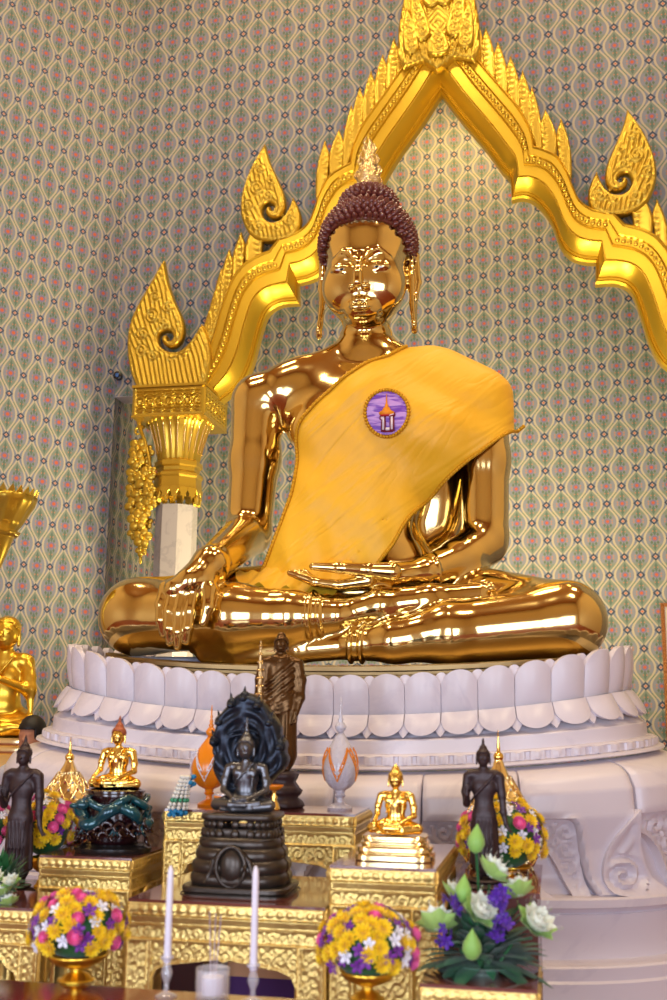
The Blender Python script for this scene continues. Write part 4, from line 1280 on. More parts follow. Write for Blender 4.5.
# round emblem on the chest
ec = at(387, 413, front_y(*at(387, 413, TY-.33)[[0, 2]])); er_x, er_z = 22.5*.0058, 24.5*.0058
def surf(x, z, o=0.0): return np.array([x, front_y(x, z)-o, z])
m = MB(); nr, na = 7, 36; P = np.zeros((na, nr, 3))
for i in range(na):
    for j in range(nr):
        a = 2*PI*i/na; r = j/(nr-1)*.985+.005
        P[i, j] = surf(ec[0]+er_x*r*math.cos(a), ec[2]+er_z*r*math.sin(a), .012)
m.grid(P, closeu=True); emb = m.build('emblem', 'emblem_purple')
m = MB()
for i in range(44):
    a = 2*PI*i/44; m.ball(surf(ec[0]+er_x*math.cos(a), ec[2]+er_z*math.sin(a), .014), .013, 6, 4)
e1 = m.build('emblem_border', 'robe_trim')
u_ = .0058; E = lambda x, z: (ec[0]+x*u_, ec[2]+z*u_)
def patch(mb, poly, o):
    "flat cloth patch that follows the robe; poly in emblem units"
    pts = [E(*p) for p in poly]; c = np.mean(pts, 0)
    yy = front_y(*c)-o
    mb.prism(pts, yy-.006, yy+.014)
m = MB()
patch(m, [(-7.5,-2.5),(-8,0),(-4.5,2),(-3,5),(-1.8,5.4),(-1.6,8),(-.9,9),(-.3,16),(0,20),(.3,16),(.9,9),(1.6,8),(1.8,5.4),(3,5),(4.5,2),(8,0),(7.5,-2.5)], .018)
e2 = m.build('emblem_crown', 'emblem_orange')
m = MB(); patch(m, [(-6,-4.2),(-6.8,-2.6),(6.8,-2.6),(6,-4.2)], .024); e3 = m.build('emblem_crown_band', 'emblem_red')
def letter(k):
    mb = MB()
    for p in ([(-6.5-k,-7),(-6.5-k,-4.5+k),(-2+k,-4.2+k),(-2+k,-19-k),(-5-k,-19-k),(-5-k,-8)], [(4-k,-4.4+k),(7+k,-4.4+k),(7+k,-19-k),(4-k,-19-k)], [(-4,-16.2),(-4,-19.4-k),(6,-19.4-k),(6,-16.2)]):
        patch(mb, p, .018 if k > 0 else .026)
    patch(mb, [(3,-3+k),(8+k,-1.5+k),(8+k,-3.4-k),(3,-5-k)], .018 if k > 0 else .026)
    return mb
e4 = letter(.9).build('emblem_letter_edge', 'emblem_maroon'); e5 = letter(-.5).build('emblem_letter', 'emblem_white')
sub = [e1, e2, e3, e4, e5]
under(buddha, [body, hair_o, flame_o, robe_o, trim_o, tail_o, emb]+eyes)
for o in sub: o.data.transform(Matrix.Translation(-buddha.location)); o.parent = emb
for e_ in eyes:
    for c in e_.children: c.data.transform(Matrix.Translation(-buddha.location))
for o in sub: pass
# plinth plate
mb = MB()
zt_ = zt_c
zb0 = mixl(tp, pt, .30)
mb.grid(sweep2([(.02, zt_, lft), (.87, zt_, lft), (.89, zt_-.008, lft), (.89, zt_-.03, lft), (.868, zt_-.036, lft), (.868, zt_-.05, lft), (.90, zt_-.056, lft), (.90, zb0[0]+.003, zb0[1]), (.02, zb0[0]+.003, zb0[1])]), closeu=True)
pl = mb.build('bronze_plinth', 'plinth_bronze', auto=30)
pl.data.transform(Matrix.Translation(-buddha.location)); pl.parent = buddha
# ------------------------------------------------------------------ gilded altar tables
def tile_scroll(x, z, p=.05, lam=.020, amp=.006):
    ix = np.floor(x/p); a = x-ix*p-p/2; iz = np.floor(z/p); c = z-iz*p-p/2
    r = np.hypot(a, c); th = np.arctan2(c, a); s = np.where((ix+iz) % 2 == 0, 1, -1)
    return amp*(np.cos(2*PI*r/lam-th*s)*.7+np.cos(x*2*PI/.013)*np.cos(z*2*PI/.015)*.5)
def rosettes(x, z, zc, p=.034, amp=.007):
    a = x-np.floor(x/p)*p-p/2; c = z-zc; r = np.hypot(a, c); th = np.arctan2(c, a)
    return amp*np.where(r < p*.42, np.clip(1-r/(p*.42), 0, 1)**.5*(1+.35*np.cos(5*th)), 0)
def gold_table(label, x0, x1, yf, yb, ztop, zbot=0.0, closed=False, group='carved gilded altar tables'):
    W, D = x1-x0, yb-yf
    root = thing('altar_table', label, 'table', ((x0+x1)/2, (yf+yb)/2, zbot), group)
    lx, ly = root.location.x, root.location.y
    f = lambda x, y, z: (x-lx, y-ly, z-zbot)
    hx, hy, Ht = W/2, D/2, ztop-zbot
    m = MB(); m.box(-hx-.004, hx+.004, -hy-.004, hy+.004, Ht-.010, Ht); m.build('top', 'top_red', root, smooth=False)
    faces = [(W, TM((-hx, -hy, 0), 0)), (D, TM((hx, -hy, 0), PI/2)), (D, TM((-hx, hy, 0), -PI/2)), (W, TM((hx, hy, 0), PI))]
    m = MB()
    z1 = Ht-.010; z2 = z1-.040; z3 = z2-.030; z4 = z3-.045
    m.box(-hx+.012, hx-.012, -hy+.012, hy-.012, z4, z1)
    for L, T in faces[:3]:
        rect = lambda a, b, i=0.0: [(-i, a), (L+i, a), (L+i, b), (-i, b)]
        relief(m, rect(z2+.002, z1), .0055, lambda x, z, d: .008+np.where(d < .005, .003, 0)+rosettes(x, z, (z1+z2)/2), .02, 0, T)
        relief(m, rect(z3+.001, z2-.001), .008, lambda x, z, d: .001+.008*np.clip((z-z3)/.03, 0, 1), .02, 0, T)
        relief(m, rect(z4, z3), .0055, lambda x, z, d: .002+np.where(d < .005, .004, tile_scroll(x, z-z4+.002, .0435, .016, .005)), .02, 0, T)
    m.build('frieze', 'table_gold', root)
    lw = min(.085, W*.22); za = z4-.075
    for L, T in faces[:3]:
        m = MB()
        if closed:
            zl = max(z4-.42, .0)
            relief(m, [(lw*.9, zl), (L-lw*.9, zl), (L-lw*.9, z4), (lw*.9, z4)], .006, lambda x, z, d: np.where(d < .008, .008, -.004+tile_scroll(x, z, .05, .018, .006)*np.clip((d-.008)/.006, 0, 1)), .02, 0, T)
            r0 = smooth_poly([(lw*1.0, zl+.0), (lw*1.0, z4-.01), (L-lw*1.0, z4-.01), (L-lw*1.0, zl)], 3, closed=False)
            pts = [np.array([p[0], -.010, p[1], 1])@T.T for p in r0]; m.tube([p[:3] for p in pts], .009, 6)
            m.build('side_panel', 'table_gold', root)
        else:
            o = [(lw*.8, z4), (lw*.8, za-.06), (lw*1.05, za-.055), (lw*1.25, za-.02), (lw*1.7, za-.005), (L/2-.02, za+.02), (L/2, za+.012), (L/2+.02, za+.02), (L-lw*1.7, za-.005), (L-lw*1.25, za-.02), (L-lw*1.05, za-.055), (L-lw*.8, za-.06), (L-lw*.8, z4)]
            relief(m, o, .0055, lambda x, z, d: .002+np.where(d < .006, .006, tile_scroll(x, z, .046, .016, .006)), .018, 0, T)
            m.build('apron', 'table_gold', root)
    for sx in (-1, 1):
        for sy in (-1, 1):
            m = MB(); a = sx*(hx-lw/2); c = sy*(hy-lw/2)
            m.box(a-lw/2+.006, a+lw/2-.006, c-lw/2+.006, c+lw/2-.006, 0, z4)
            for rz in (0, PI/2, -PI/2):
                T = TM((a, c, 0), rz)@TM((-lw/2, -lw/2, 0))
                if rz == 0 and sy > 0: continue
                relief(m, [(0, max(z4-.5, 0)), (lw, max(z4-.5, 0)), (lw, z4), (0, z4)], .0065, lambda x, z, d: .002+np.where(d < .010, .007, tile_scroll(x+.01, z, lw*.5, .016, .006)), .01, 0, T)
            m.build('leg', 'table_gold', root)
    return root
def top_at(px, py, Y): return at(px, py, Y)
# centre low table (A), centre rear table (B), left table (C), right table (D), low right table (E), far left table (G)
YA, YB_, YC_, YD, YE, YG = -2.95, -2.10, -2.30, -2.90, -3.30, -2.75
A0, A1 = top_at(130, 899, YA), top_at(333, 907, YA); zA = (A0[2]+A1[2])/2
gold_table('long low gilded altar table carrying the grey Buddha with the serpent hood', A0[0], top_at(331, 867, YD)[0]-.012, YA, -2.30, zA)
B0, B1 = top_at(166, 811, YB_), top_at(354, 812, YB_); zB = (B0[2]+B1[2])/2
gold_table('rear gilded altar table, carrying the crystal bud vase and the standing brown monk', B0[0], B1[0], YB_, -1.74, zB)
C0, C1 = top_at(41, 856, YC_), top_at(131, 857, YC_); zC = (C0[2]+C1[2])/2
gold_table('gilded altar table under the small golden Buddha seated on a teal dragon base', C0[0], C1[0], YC_, -1.93, zC, closed=True)
D0, D1 = top_at(331, 867, YD), top_at(435, 867, YD); zD = (D0[2]+D1[2])/2
gold_table('gilded altar table under the small golden Buddha on a pale stepped base', D0[0], D1[0], YD, -2.20, zD, closed=True)
E0, E1 = top_at(421, 986, YE), top_at(536, 987, YE); zE = (E0[2]+E1[2])/2
gold_table('low gilded table at the right holding the bowl of white lotus flowers', E0[0], E1[0], YE, -2.96, zE, closed=True)
G0, G1 = top_at(-40, 905, YG), top_at(41, 905, YG); zG = G0[2]
gold_table('gilded table cut by the left edge of the picture, beside the dragon Buddha table', G0[0], G1[0], YG, -2.40, zG)

# red front table
zR = at(230, 990, -3.30)[2]
fr = thing('offering_table', 'low polished red table in front with candles and incense', 'table', (-.1, -3.9, 0))
m = MB(); m.box(-1.05, .62, -.62, .55, zR-.04, zR); m.build('top', 'red_lacquer', fr, smooth=False)
for sx in (-.97, .54):
    for sy in (-.52, .45):
        m = MB(); m.box(sx-.04, sx+.04, sy-.04, sy+.04, 0, zR-.04); m.build('leg', 'red_lacquer', fr, smooth=False)

# plain stands behind: red-brown boxes under the dark standing Buddhas
def stand(label, px0, px1, py, yf, yb, X0=None, X1=None, z=None):
    a, c = at(px0, py, yf), at(px1, py, yf); z = a[2] if z is None else z
    if X0 is not None: a[0] = X0
    if X1 is not None: c[0] = X1
    root = thing('wooden_stand', label, 'stand', ((a[0]+c[0])/2, (yf+yb)/2, 0), 'red-brown wooden stands')
    hx, hy = (c[0]-a[0])/2, (yb-yf)/2
    m = MB(); m.box(-hx, hx, -hy, hy, z-.018, z); m.build('top', 'top_red', root, smooth=False)
    m = MB(); m.box(-hx+.01, hx-.01, -hy+.01, hy-.01, 0, z-.018); m.build('body', 'dark_brown', root, smooth=False)
    return z
MT['dark_brown'] = simple('red_brown_lacquer', rgb(96,50,44), .35, coat=.5)
zF = stand('red-brown wooden stand behind the white lotus bowl, under the dark standing Buddha', 452, 540, 890, -2.62, -1.86, D1[0]+.012)
zH = stand('red-brown wooden stand at the left edge under the other dark standing Buddha', -60, 38, 893, -2.38, -1.94, None, C0[0]-.012)

stand('plain red-brown stand behind the dragon Buddha table, under the left filigree cone', 44, 100, 850, -1.925, -1.72, None, None, zC)
# ------------------------------------------------------------------ small figures
def head_prims(s, c, r, k=.012, spire=0):
    "small head facing -y, r = half width"
    x, y, z = c
    s.E((x, y, z), (r, r*1.08, r*1.32), k=k)
    s.E((x, y-r*.35, z-r*.75), (r*.62, r*.6, r*.55), k=k*2)
    s.chain([(x, y-r*.98, z+r*.15), (x, y-r*1.22, z-r*.28)], [r*.10, r*.17], k=r*.10)
    for q in (-1, 1):
        s.chain([(x+q*r*.08, y-r*1.02, z+r*.22), (x+q*r*.40, y-r*.98, z+r*.34), (x+q*r*.78, y-r*.70, z+r*.18)], [r*.07, r*.08, r*.05], k=r*.08)
        s.E((x+q*r*.40, y-r*.86, z+r*.02), (r*.26, r*.16, r*.12), k=r*.06)
        s.chain([(x+q*r*1.0, y, z+r*.25), (x+q*r*1.08, y+.0, z-r*.3), (x+q*r*1.05, y-r*.02, z-r*.95)], [r*.14, r*.12, r*.13], k=r*.08)
    s.chain([(x-r*.30, y-r*.92, z-r*.62), (x, y-r*1.02, z-r*.64), (x+r*.30, y-r*.92, z-r*.62)], [r*.05, r*.10, r*.05], k=r*.06)
def hair_mesh(c, r, spire, n=9):
    "curly cap with a bump and a pointed tip, as one shape"
    x, y, z = c; s = SDF()
    s.E((x, y+r*.12, z+r*.45), (r*1.12, r*1.18, r*1.05), k=r*.1)
    s.E((x, y+r*.22, z+r*1.45), (r*.62, r*.62, r*.55), k=r*.25)
    if spire: s.chain([(x, y+r*.22, z+r*1.8), (x, y+r*.22, z+r*(1.8+spire*.5)), (x, y+r*.22, z+r*(1.8+spire))], [r*.30, r*.17, r*.03], k=r*.2)
    def cut(P, D):
        lim = z+r*.78-np.clip(np.abs(P[..., 0]-x)/r-.55, 0, 1)*r*1.6
        c1 = np.minimum(lim-P[..., 2], (y+r*.25)-P[..., 1])
        bumps = np.sin(P[..., 0]/r*15)*np.sin(P[..., 1]/r*15)*np.sin(P[..., 2]/r*15)*r*.05
        return np.maximum(D-bumps, c1)
    return s.mesh((x-r*1.4, y-r*1.3, z-r*1.0), (x+r*1.4, y+r*1.6, z+r*(2.3+spire)), r/7.5, newton=1, extra=cut)
def seated(pose, drape=True):
    s = SDF()
    s.E((0, .06, .13), (.36, .20, .12), k=.03)
    for q in (-1, 1): s.C((q*.41, -.07, .105), (q*.13, .08, .16), .088, .13, k=.03)
    s.chain([(.41, -.09, .10), (.15, -.22, .075), (-.10, -.25, .055), (-.30, -.22, .05)], [.085, .065, .042, .028], k=.02)
    s.chain([(-.41, -.09, .11), (-.15, -.24, .12), (.08, -.27, .12), (.28, -.20, .155)], [.085, .068, .042, .026], k=.02)
    s.E((0, .06, .30), (.165, .12, .18), k=.04); s.E((0, .05, .50), (.20, .125, .19), k=.05)
    s.C((-.20, .06, .655), (.20, .06, .655), .082, k=.05); s.C((0, .04, .66), (0, .025, .80), .075, .055, k=.05)
    for q in (-1, 1): s.E((q*.10, -.03, .57), (.09, .06, .08), k=.04)
    if pose == 'touch':
        s.chain([(-.27, .06, .645), (-.315, .03, .48), (-.325, .01, .34)], [.068, .060, .050], k=.03)
        s.C((-.325, .01, .34), (-.345, -.22, .23), .05, .033, k=.03)
        s.C((-.345, -.22, .23), (-.34, -.29, .16), .036, .034, k=.02, flat=((0, 1, .3), .6))
        for i in range(4): s.chain([(-.365+.018*i, -.30, .16), (-.368+.018*i, -.318, .11), (-.366+.017*i, -.31, .06+.008*abs(i-1))], [.012, .011, .008], k=.006)
        s.C((-.315, -.29, .19), (-.305, -.31, .12), .013, .009, k=.008)
    else:
        s.chain([(-.27, .06, .645), (-.32, .03, .46), (-.33, .0, .32)], [.068, .060, .050], k=.03)
        s.C((-.33, .0, .32), (-.10, -.25, .21), .05, .032, k=.03); s.C((-.10, -.25, .21), (.06, -.26, .205), .034, .026, k=.02, flat=((0, 0, 1), .6))
        for i in range(4): s.C((.02, -.235-.018*i, .205), (.10, -.232-.018*i, .205), .012, .009, k=.006)
    s.chain([(.27, .06, .645), (.32, .03, .46), (.33, .0, .32)], [.068, .060, .050], k=.03)
    s.C((.33, .0, .32), (.10, -.25, .195), .05, .032, k=.03); s.C((.10, -.25, .195), (-.05, -.27, .185), .034, .028, k=.02, flat=((0, 0, 1), .6))
    for i in range(4): s.C((-.03, -.24-.018*i, .185), (-.115, -.24-.018*i, .19), .012, .009, k=.006)
    s.C((.0, -.235, .20), (-.06, -.225, .215), .013, .009, k=.008)
    if drape: s.chain([(.13, -.035, .72), (.03, -.085, .60), (-.10, -.075, .48), (-.17, -.02, .36)], [.012, .012, .012, .010], k=.012); s.chain([(.18, -.02, .71), (.14, -.09, .5), (.13, -.10, .34)], [.014, .012, .008], k=.02)
    head_prims(s, (0, .005, .935), .120)
    return s
def put(root, name, V, F, mat, T, swap=False):
    V = V@T[:3, :3].T+T[:3, 3]; return mesh_np(name, V, F, mat, root)
SEAT_CACHE = {}
def seated_figure(root, T, pose, mat, hairmat, spire=1.6):
    if pose not in SEAT_CACHE:
        SEAT_CACHE[pose] = seated(pose).mesh((-.56, -.40, -.04), (.56, .30, 1.15), .0088)
    V, F = SEAT_CACHE[pose]; put(root, 'body', V, F, mat, T)
    V, F = hair_mesh((0, .005, .935), .120, spire); put(root, 'hair', V, F, hairmat, T)

# 1 small gold Buddha on the pale stepped base (table D)
p0 = at(393, 864, -2.74); s_ = (at(423, 832, -2.74)[0]-at(366, 832, -2.74)[0])
root = thing('seated_buddha', 'small bright gold seated Buddha on a pale stepped base at the right', 'statuette', (p0[0], -2.68, zD))
hb = at(393, 836, -2.74)[2]-zD
m = MB()
def tiers(m, spec, sy=.72):
    "stack of rounded rectangles: (half width, z0, z1)"
    for hw, z0, z1 in spec:
        P = []
        for r, z in ((hw-.004, z0), (hw, z0+.004), (hw, z1-.004), (hw-.004, z1), (.001, z1)):
            ring = []
            for i in range(32):
                a = 2*PI*i/32; c, s2 = math.cos(a), math.sin(a)
                ring.append((r*np.sign(c)*abs(c)**.35, r*sy*np.sign(s2)*abs(s2)**.35, z))
            P.append(ring)
        m.grid(np.array(P).transpose(1, 0, 2), closeu=True)
w0 = .5*s_
tiers(m, [(w0*1.36, 0, hb*.26), (w0*1.26, hb*.26, hb*.34), (w0*1.30, hb*.34, hb*.56), (w0*1.14, hb*.56, hb*.64), (w0*1.18, hb*.64, hb*.76), (w0*1.06, hb*.76, hb*.82), (w0*1.12, hb*.82, hb)])
m.build('stepped_base', 'pale_gold', root, auto=35)
seated_figure(root, TM((0, 0, hb), 0, s_), 'touch', 'statue_gold', 'statue_gold', .5)

# 2 golden Buddha on the teal dragon base (table C)
cx_ = at(113, 850, -2.12); s_ = at(140, 785, -2.12)[0]-at(88, 785, -2.12)[0]
root = thing('seated_buddha', 'small gold seated Buddha with red-brown hair on a round teal dragon base', 'statuette', (cx_[0], -2.12, zC))
hb = at(115, 789, -2.12)[2]-zC
m = MB(); m.lathe([(.16,0),(.165,.012),(.165,.022),(.14,.028),(.13,.035)], n=40, sy=.85); m.build('foot_disc', 'black', root, auto=40)
m = MB(); m.lathe([(.09,.03),(.105,.05),(.118,hb*.5),(.120,hb*.7),(.118,hb*.84),(.125,hb*.88),(.125,hb*.97),(.11,hb)], n=32, sy=.85)
m.build('wooden_core', 'dragon_dark', root)
m = MB()
for k in range(46):
    a = k*2.4; zz = .040+.095*((k*.37) % 1); r = .137
    th = np.linspace(0, 4.5, 12); c = np.array([r*math.cos(a), r*.85*math.sin(a), zz]); tn = np.array([-math.sin(a), math.cos(a), 0]); nn = np.array([math.cos(a), math.sin(a), 0])
    m.tube([c+tn*math.cos(t)*(.026-.004*t)+np.array([0, 0, 1])*math.sin(t)*(.026-.004*t)+nn*.006*t for t in th], [.011, .006], 6)
m.build('cloud_scrolls', 'dragon_dark', root)
m = MB(); th = np.linspace(-2.9, 2.2, 90)
m.tube([((.145+.012*math.sin(9*t))*math.cos(t-PI/2), .88*(.145+.012*math.sin(9*t))*math.sin(t-PI/2), hb*.60+.035*math.sin(3.2*t)) for t in th], [.008, .022, .026, .026, .024, .012], 9)
for t in th[6:-6:2]:
    c = np.array([(.145+.012*math.sin(9*t))*math.cos(t-PI/2), .88*(.145+.012*math.sin(9*t))*math.sin(t-PI/2), hb*.60+.035*math.sin(3.2*t)])
    m.tube([c+np.array([0, 0, .018]), c+np.array([.006, 0, .036])], [.007, .001], 5)
hd = np.array([-.09, -.135, hb*.78]); m.ball(hd, (.032, .026, .022), 12, 8); m.ball(hd+np.array([-.03, -.012, -.004]), (.022, .016, .012), 10, 6)
for q in (-1, 1): m.tube([hd+np.array([.01, q*.012, .015]), hd+np.array([.04, q*.022, .04])], [.006, .001], 5)
for a in (-2.2, -1.2, -.4):
    c = np.array([.15*math.cos(a), .13*math.sin(a), hb*.42]); 
    for q in (-.02, 0, .02): m.tube([c, c+np.array([q, -.015, -.03])], [.009, .002], 5)
th = np.linspace(-2.2, 2.6, 80); tp_ = [((.135+.014*math.sin(7*t+1))*math.cos(t-PI/2+.4), .88*(.135+.014*math.sin(7*t+1))*math.sin(t-PI/2+.4), hb*.80+.022*math.sin(4*t)) for t in th]
m.tube(tp_, [.006, .015, .018, .015, .004], 8)
m.build('dragon', 'dragon_teal', root)
m = MB(); m.lathe([(.112,hb-.014),(.128,hb-.012),(.128,hb-.004),(.12,hb)], n=40, sy=.85); m.build('seat_plate', 'dragon_dark', root, auto=40)
seated_figure(root, TM((0, 0, hb), .0, s_), 'touch', 'statue_gold', 'copper_hair', 1.5)
MT['ruby'] = simple('red_stone', rgb(190,40,50), .15, coat=1); MT['stick'] = simple('incense_stick', rgb(196,180,190), .6)
# 3 grey Buddha under the serpent hood (table A)
YN_ = -2.70
cn = at(241, 903, YN_); s_ = at(272, 805, YN_)[0]-at(208, 805, YN_)[0]; u = (at(291, 880, YN_)[0]-at(191, 880, YN_)[0])/100     # metres per pixel here
root = thing('naga_buddha', 'grey bronze meditating Buddha under a dark serpent hood on coiled base', 'statuette', (cn[0], YN_, zA))
zz = lambda py: at(241, py, YN_)[2]-zA
m = MB(); tiers(m, [(53*u, 0, zz(893)), (50*u, zz(893), zz(888)), (51.5*u, zz(888), zz(882))], .78); m.build('plinth', 'naga_base', root, auto=35)
m = MB()
for k, (hw, py, rr) in enumerate(((47, 876, 7.5), (46, 864, 8), (43, 852, 7.5), (40, 841, 6.5))):
    c = [((hw-rr)*u*np.sign(math.cos(a))*abs(math.cos(a))**.6, .80*(hw-rr)*u*np.sign(math.sin(a))*abs(math.sin(a))**.6, zz(py)) for a in np.linspace(0, 2*PI, 60)]
    m.tube(c, rr*u*1.08, 12)
m.lathe([(36*u, zz(882)), (36*u, zz(838))], n=24, sy=.8)
coil = m.build('serpent_coils', 'naga_base', root)
m = MB(); m.ball((0*u, -34*u, zz(862)), (13*u, 8*u, 17*u), 20, 12)
th = np.linspace(0, 2*PI, 30); m.tube([(14*u*math.cos(t), -36*u-3*u*abs(math.cos(t)), zz(862)+18*u*math.sin(t)) for t in th], 2.2*u, 6)
for q in (-1, 1): m.tube([(q*10*u, -37*u, zz(848)), (q*17*u, -37*u, zz(856)), (q*20*u, -36*u, zz(868)), (q*26*u, -36*u, zz(878))], [2.5*u, 3*u, 2*u], 7)
m.build('medallion', 'naga_base', root)
m = MB()
tiers(m, [(38*u, zz(838), zz(835)), (34*u, zz(835), zz(826)), (37*u, zz(818), zz(812))], .78)
def lotus_ring(m, a, bb, z0, z1, n, r):
    for i in range(n):
        t = 2*PI*(i+.5)/n; c = np.array([a*np.sign(math.cos(t))*abs(math.cos(t))**.6, bb*np.sign(math.sin(t))*abs(math.sin(t))**.6, (z0+z1)/2])
        Tt = np.array(Matrix.Rotation(t, 3, 'Z')); m.ball(c, (r*.5, r, abs(z1-z0)*.55), 8, 6, Tt)
lotus_ring(m, 37*u, 28*u, zz(836), zz(827), 26, 4.6*u); lotus_ring(m, 35*u, 27*u, zz(826), zz(818), 26, 4.4*u)
m.build('lotus_seat', 'naga_base', root)
seated_figure(root, TM((0, .01, zz(812)), 0, s_), 'meditate', 'grey_bronze', 'grey_bronze', 2.6)
# hood: a broad scalloped leaf with seven heads, standing behind
HOX = -7
hp = [(-14, 806), (-22, 790), (-30, 776), (-33, 768), (-31, 758), (-34, 752), (-31, 742), (-34, 736), (-30, 727), (-29, 718), (-22, 709), (-14, 700), (-9, 694), (0, 692), (9, 694), (17, 701), (25, 709), (33, 720), (38, 728), (37, 736), (44, 742), (42, 752), (46, 759), (42, 769), (33, 777), (24, 788), (16, 806)]
poly = [((x+HOX)*u, zz(y)) for x, y in hp]
m = MB()
def h_hood(x, z, d):
    xx = x-HOX*u; zc = zz(752); r = np.hypot(xx, (z-zc)*.8); th = np.arctan2(z-zz(790), xx)
    cup = -.030*np.clip(1-r/(30*u), 0, 1)
    ribs = .006*np.cos(th*16)+.005*np.cos(r*2*PI/(9*u))*np.sin(th*8)
    return np.clip(d/(4*u), 0, 1)**.5*(.030)+cup+ribs*np.clip(d/(3*u), 0, 1)
relief(m, smooth_poly(poly, 1), .005, h_hood, .035, y0=22*u)
V = m.V[0]
for k, (x, y, a) in enumerate(((0, 697, 0), (-13, 704, .5), (14, 705, -.5), (-25, 722, .9), (27, 722, -.9), (-30, 742, 1.2), (38, 746, -1.2))):
    c = np.array([(x+HOX)*u, 19*u, zz(y)]); m.ball(c, (6*u, 7*u, 6.5*u), 12, 8); m.ball(c+np.array([0, -7*u, -1.5*u]), (4.2*u, 5*u, 3*u), 10, 6)
    m.tube([c+np.array([0, -2*u, 4*u]), c+np.array([-math.sin(a)*4*u, 0, 11*u])], [2.5*u, .5*u], 5)
arc = [((HOX+q)*u, 17*u, zz(738)+8*u*math.cos(q/16)) for q in np.linspace(-17, 17, 14)]
for r_ in (0, 5): m.tube([(p[0], p[1], p[2]-r_*u) for p in arc], 1.6*u, 6)
m.build('serpent_hood', 'naga_bronze', root)

# standing figures, unit height
def standing(kind):
    s = SDF()
    s.E((0, 0, .655), (.098, .060, .085), k=.03); s.C((-.085, .0, .745), (.085, .0, .745), .040, k=.04)
    s.E((0, 0, .54), (.072, .052, .10), k=.04); s.E((0, .0, .455), (.082, .058, .07), k=.04)
    s.C((0, 0, .76), (0, -.005, .81), .036, .030, k=.03)
    # robe: a long skirt widening to the hem
    s.chain([(0, 0, .45), (0, 0, .28), (0, .0, .10)], [.078, .078, .084], k=.03, flat=((0, 1, 0), .66))
    for q in (-1, 1):
        s.C((q*.036, -.008, .44), (q*.042, -.012, .10), .046, .034, k=.03)
        s.C((q*.040, .0, .09), (q*.040, .0, .02), .026, .022, k=.01); s.C((q*.040, .0, .014), (q*.046, -.06, .012), .020, .014, k=.01)
        s.C((q*.088, .0, .40), (q*.10, .005, .11), .012, .012, k=.02)
    if kind == 'buddha':
        s.chain([(-.118, 0, .73), (-.136, .0, .62), (-.128, -.01, .535)], [.036, .030, .026], k=.02)
        s.C((-.128, -.01, .535), (-.120, -.085, .60), .026, .018, k=.015); s.C((-.12, -.09, .605), (-.118, -.10, .65), .018, .012, k=.01)
        for i in range(4): s.C((-.130+.008*i, -.10, .64), (-.132+.009*i, -.104, .675-.003*abs(i-1)), .0055, .0045, k=.003)
        s.chain([(.118, 0, .73), (.134, .0, .60), (.142, -.01, .48), (.158, -.02, .40)], [.036, .029, .023, .017], k=.02)
        s.C((.160, -.02, .395), (.182, -.03, .355), .016, .012, k=.01, flat=((0, 1, 0), .7))
        for i in range(4): s.C((.178+.004*i, -.036+.006*i, .355), (.196+.005*i, -.044+.006*i, .33+.004*i), .005, .004, k=.003)
        s.chain([(.085, -.045, .75), (.02, -.062, .68), (-.06, -.058, .60), (-.095, -.02, .55)], [.007]*4, k=.008)
        for k in range(5): s.chain([(-.06+.03*k, -.058, .42), (-.05+.028*k, -.064, .25), (-.055+.028*k, -.062, .10)], [.004]*3, k=.012)
    else:
        for q in (-1, 1):
            s.chain([(q*.118, 0, .735), (q*.14, .0, .62), (q*.142, -.02, .50), (q*.118, -.045, .40)], [.042, .040, .032, .022], k=.02)
            s.C((q*.115, -.048, .395), (q*.105, -.058, .35), .019, .012, k=.01)
            for i in range(4): s.C((q*(.098+.008*i), -.060, .355), (q*(.094+.008*i), -.062, .325), .0052, .0042, k=.003)
        s.chain([(-.135, -.01, .66), (-.155, -.015, .50), (-.150, -.01, .38)], [.03, .028, .02], k=.03, flat=((1, 0, 0), .8))
        s.chain([(0, 0, .70), (0, 0, .45), (0, 0, .10)], [.105, .112, .118], k=.04, flat=((0, 1, 0), .60))
        for k in range(5):
            z0 = .72-.055*k; s.chain([(.09, -.045, z0+.03), (.02, -.064, z0-.03), (-.06, -.060, z0-.10), (-.10, -.040, z0-.13)], [.0045]*4, k=.02)
        for k in range(3):
            z0 = .47-.03*k; s.chain([(-.08, -.050, z0+.02), (-.01, -.068, z0-.02), (.07, -.056, z0+.015)], [.004]*3, k=.02)
        s.chain([(-.05, -.035, .775), (0, -.045, .762), (.05, -.035, .775)], [.012]*3, k=.01)
        for k in range(4): s.chain([(-.05+.035*k, -.060, .42), (-.055+.036*k, -.064, .20), (-.06+.038*k, -.062, .09)], [.005]*3, k=.012)
    head_prims(s, (0, -.008, .868), .048 if kind == 'buddha' else .046, k=.006)
    return s
ST = {}
for k_ in ('buddha', 'monk'): ST[k_] = standing(k_).mesh((-.22, -.14, -.01), (.23, .10, .97), .0062, newton=2)
HB = hair_mesh((0, -.008, .868), .048, 1.5); HM = hair_mesh((0, -.008, .868), .046, .0)
def standing_dark(label, px, py_top, z0, Y, name='standing_buddha'):
    q = at(px, py_top, Y); Ht = (q[2]-z0-.03)/1.015
    root = thing(name, label, 'statuette', (q[0], Y, z0), 'dark standing Buddhas')
    m = MB(); m.lathe([(.075,0),(.08,.006),(.07,.014),(.055,.018),(.062,.026),(.058,.03)], n=28); m.build('lotus_base', 'dark_wood', root, auto=40)
    T = TM((0, 0, .03), 0, Ht)
    put(root, 'body', *ST['buddha'], 'dark_wood', T); put(root, 'hair', *HB, 'dark_wood', T)
    return root
standing_dark('dark bronze standing Buddha at the right in front of flowers and filigree cone', 483, 738, zF, -2.53)
standing_dark('dark bronze standing Buddha at the left edge, behind it a person looks out', 26, 735, zH, -2.28)
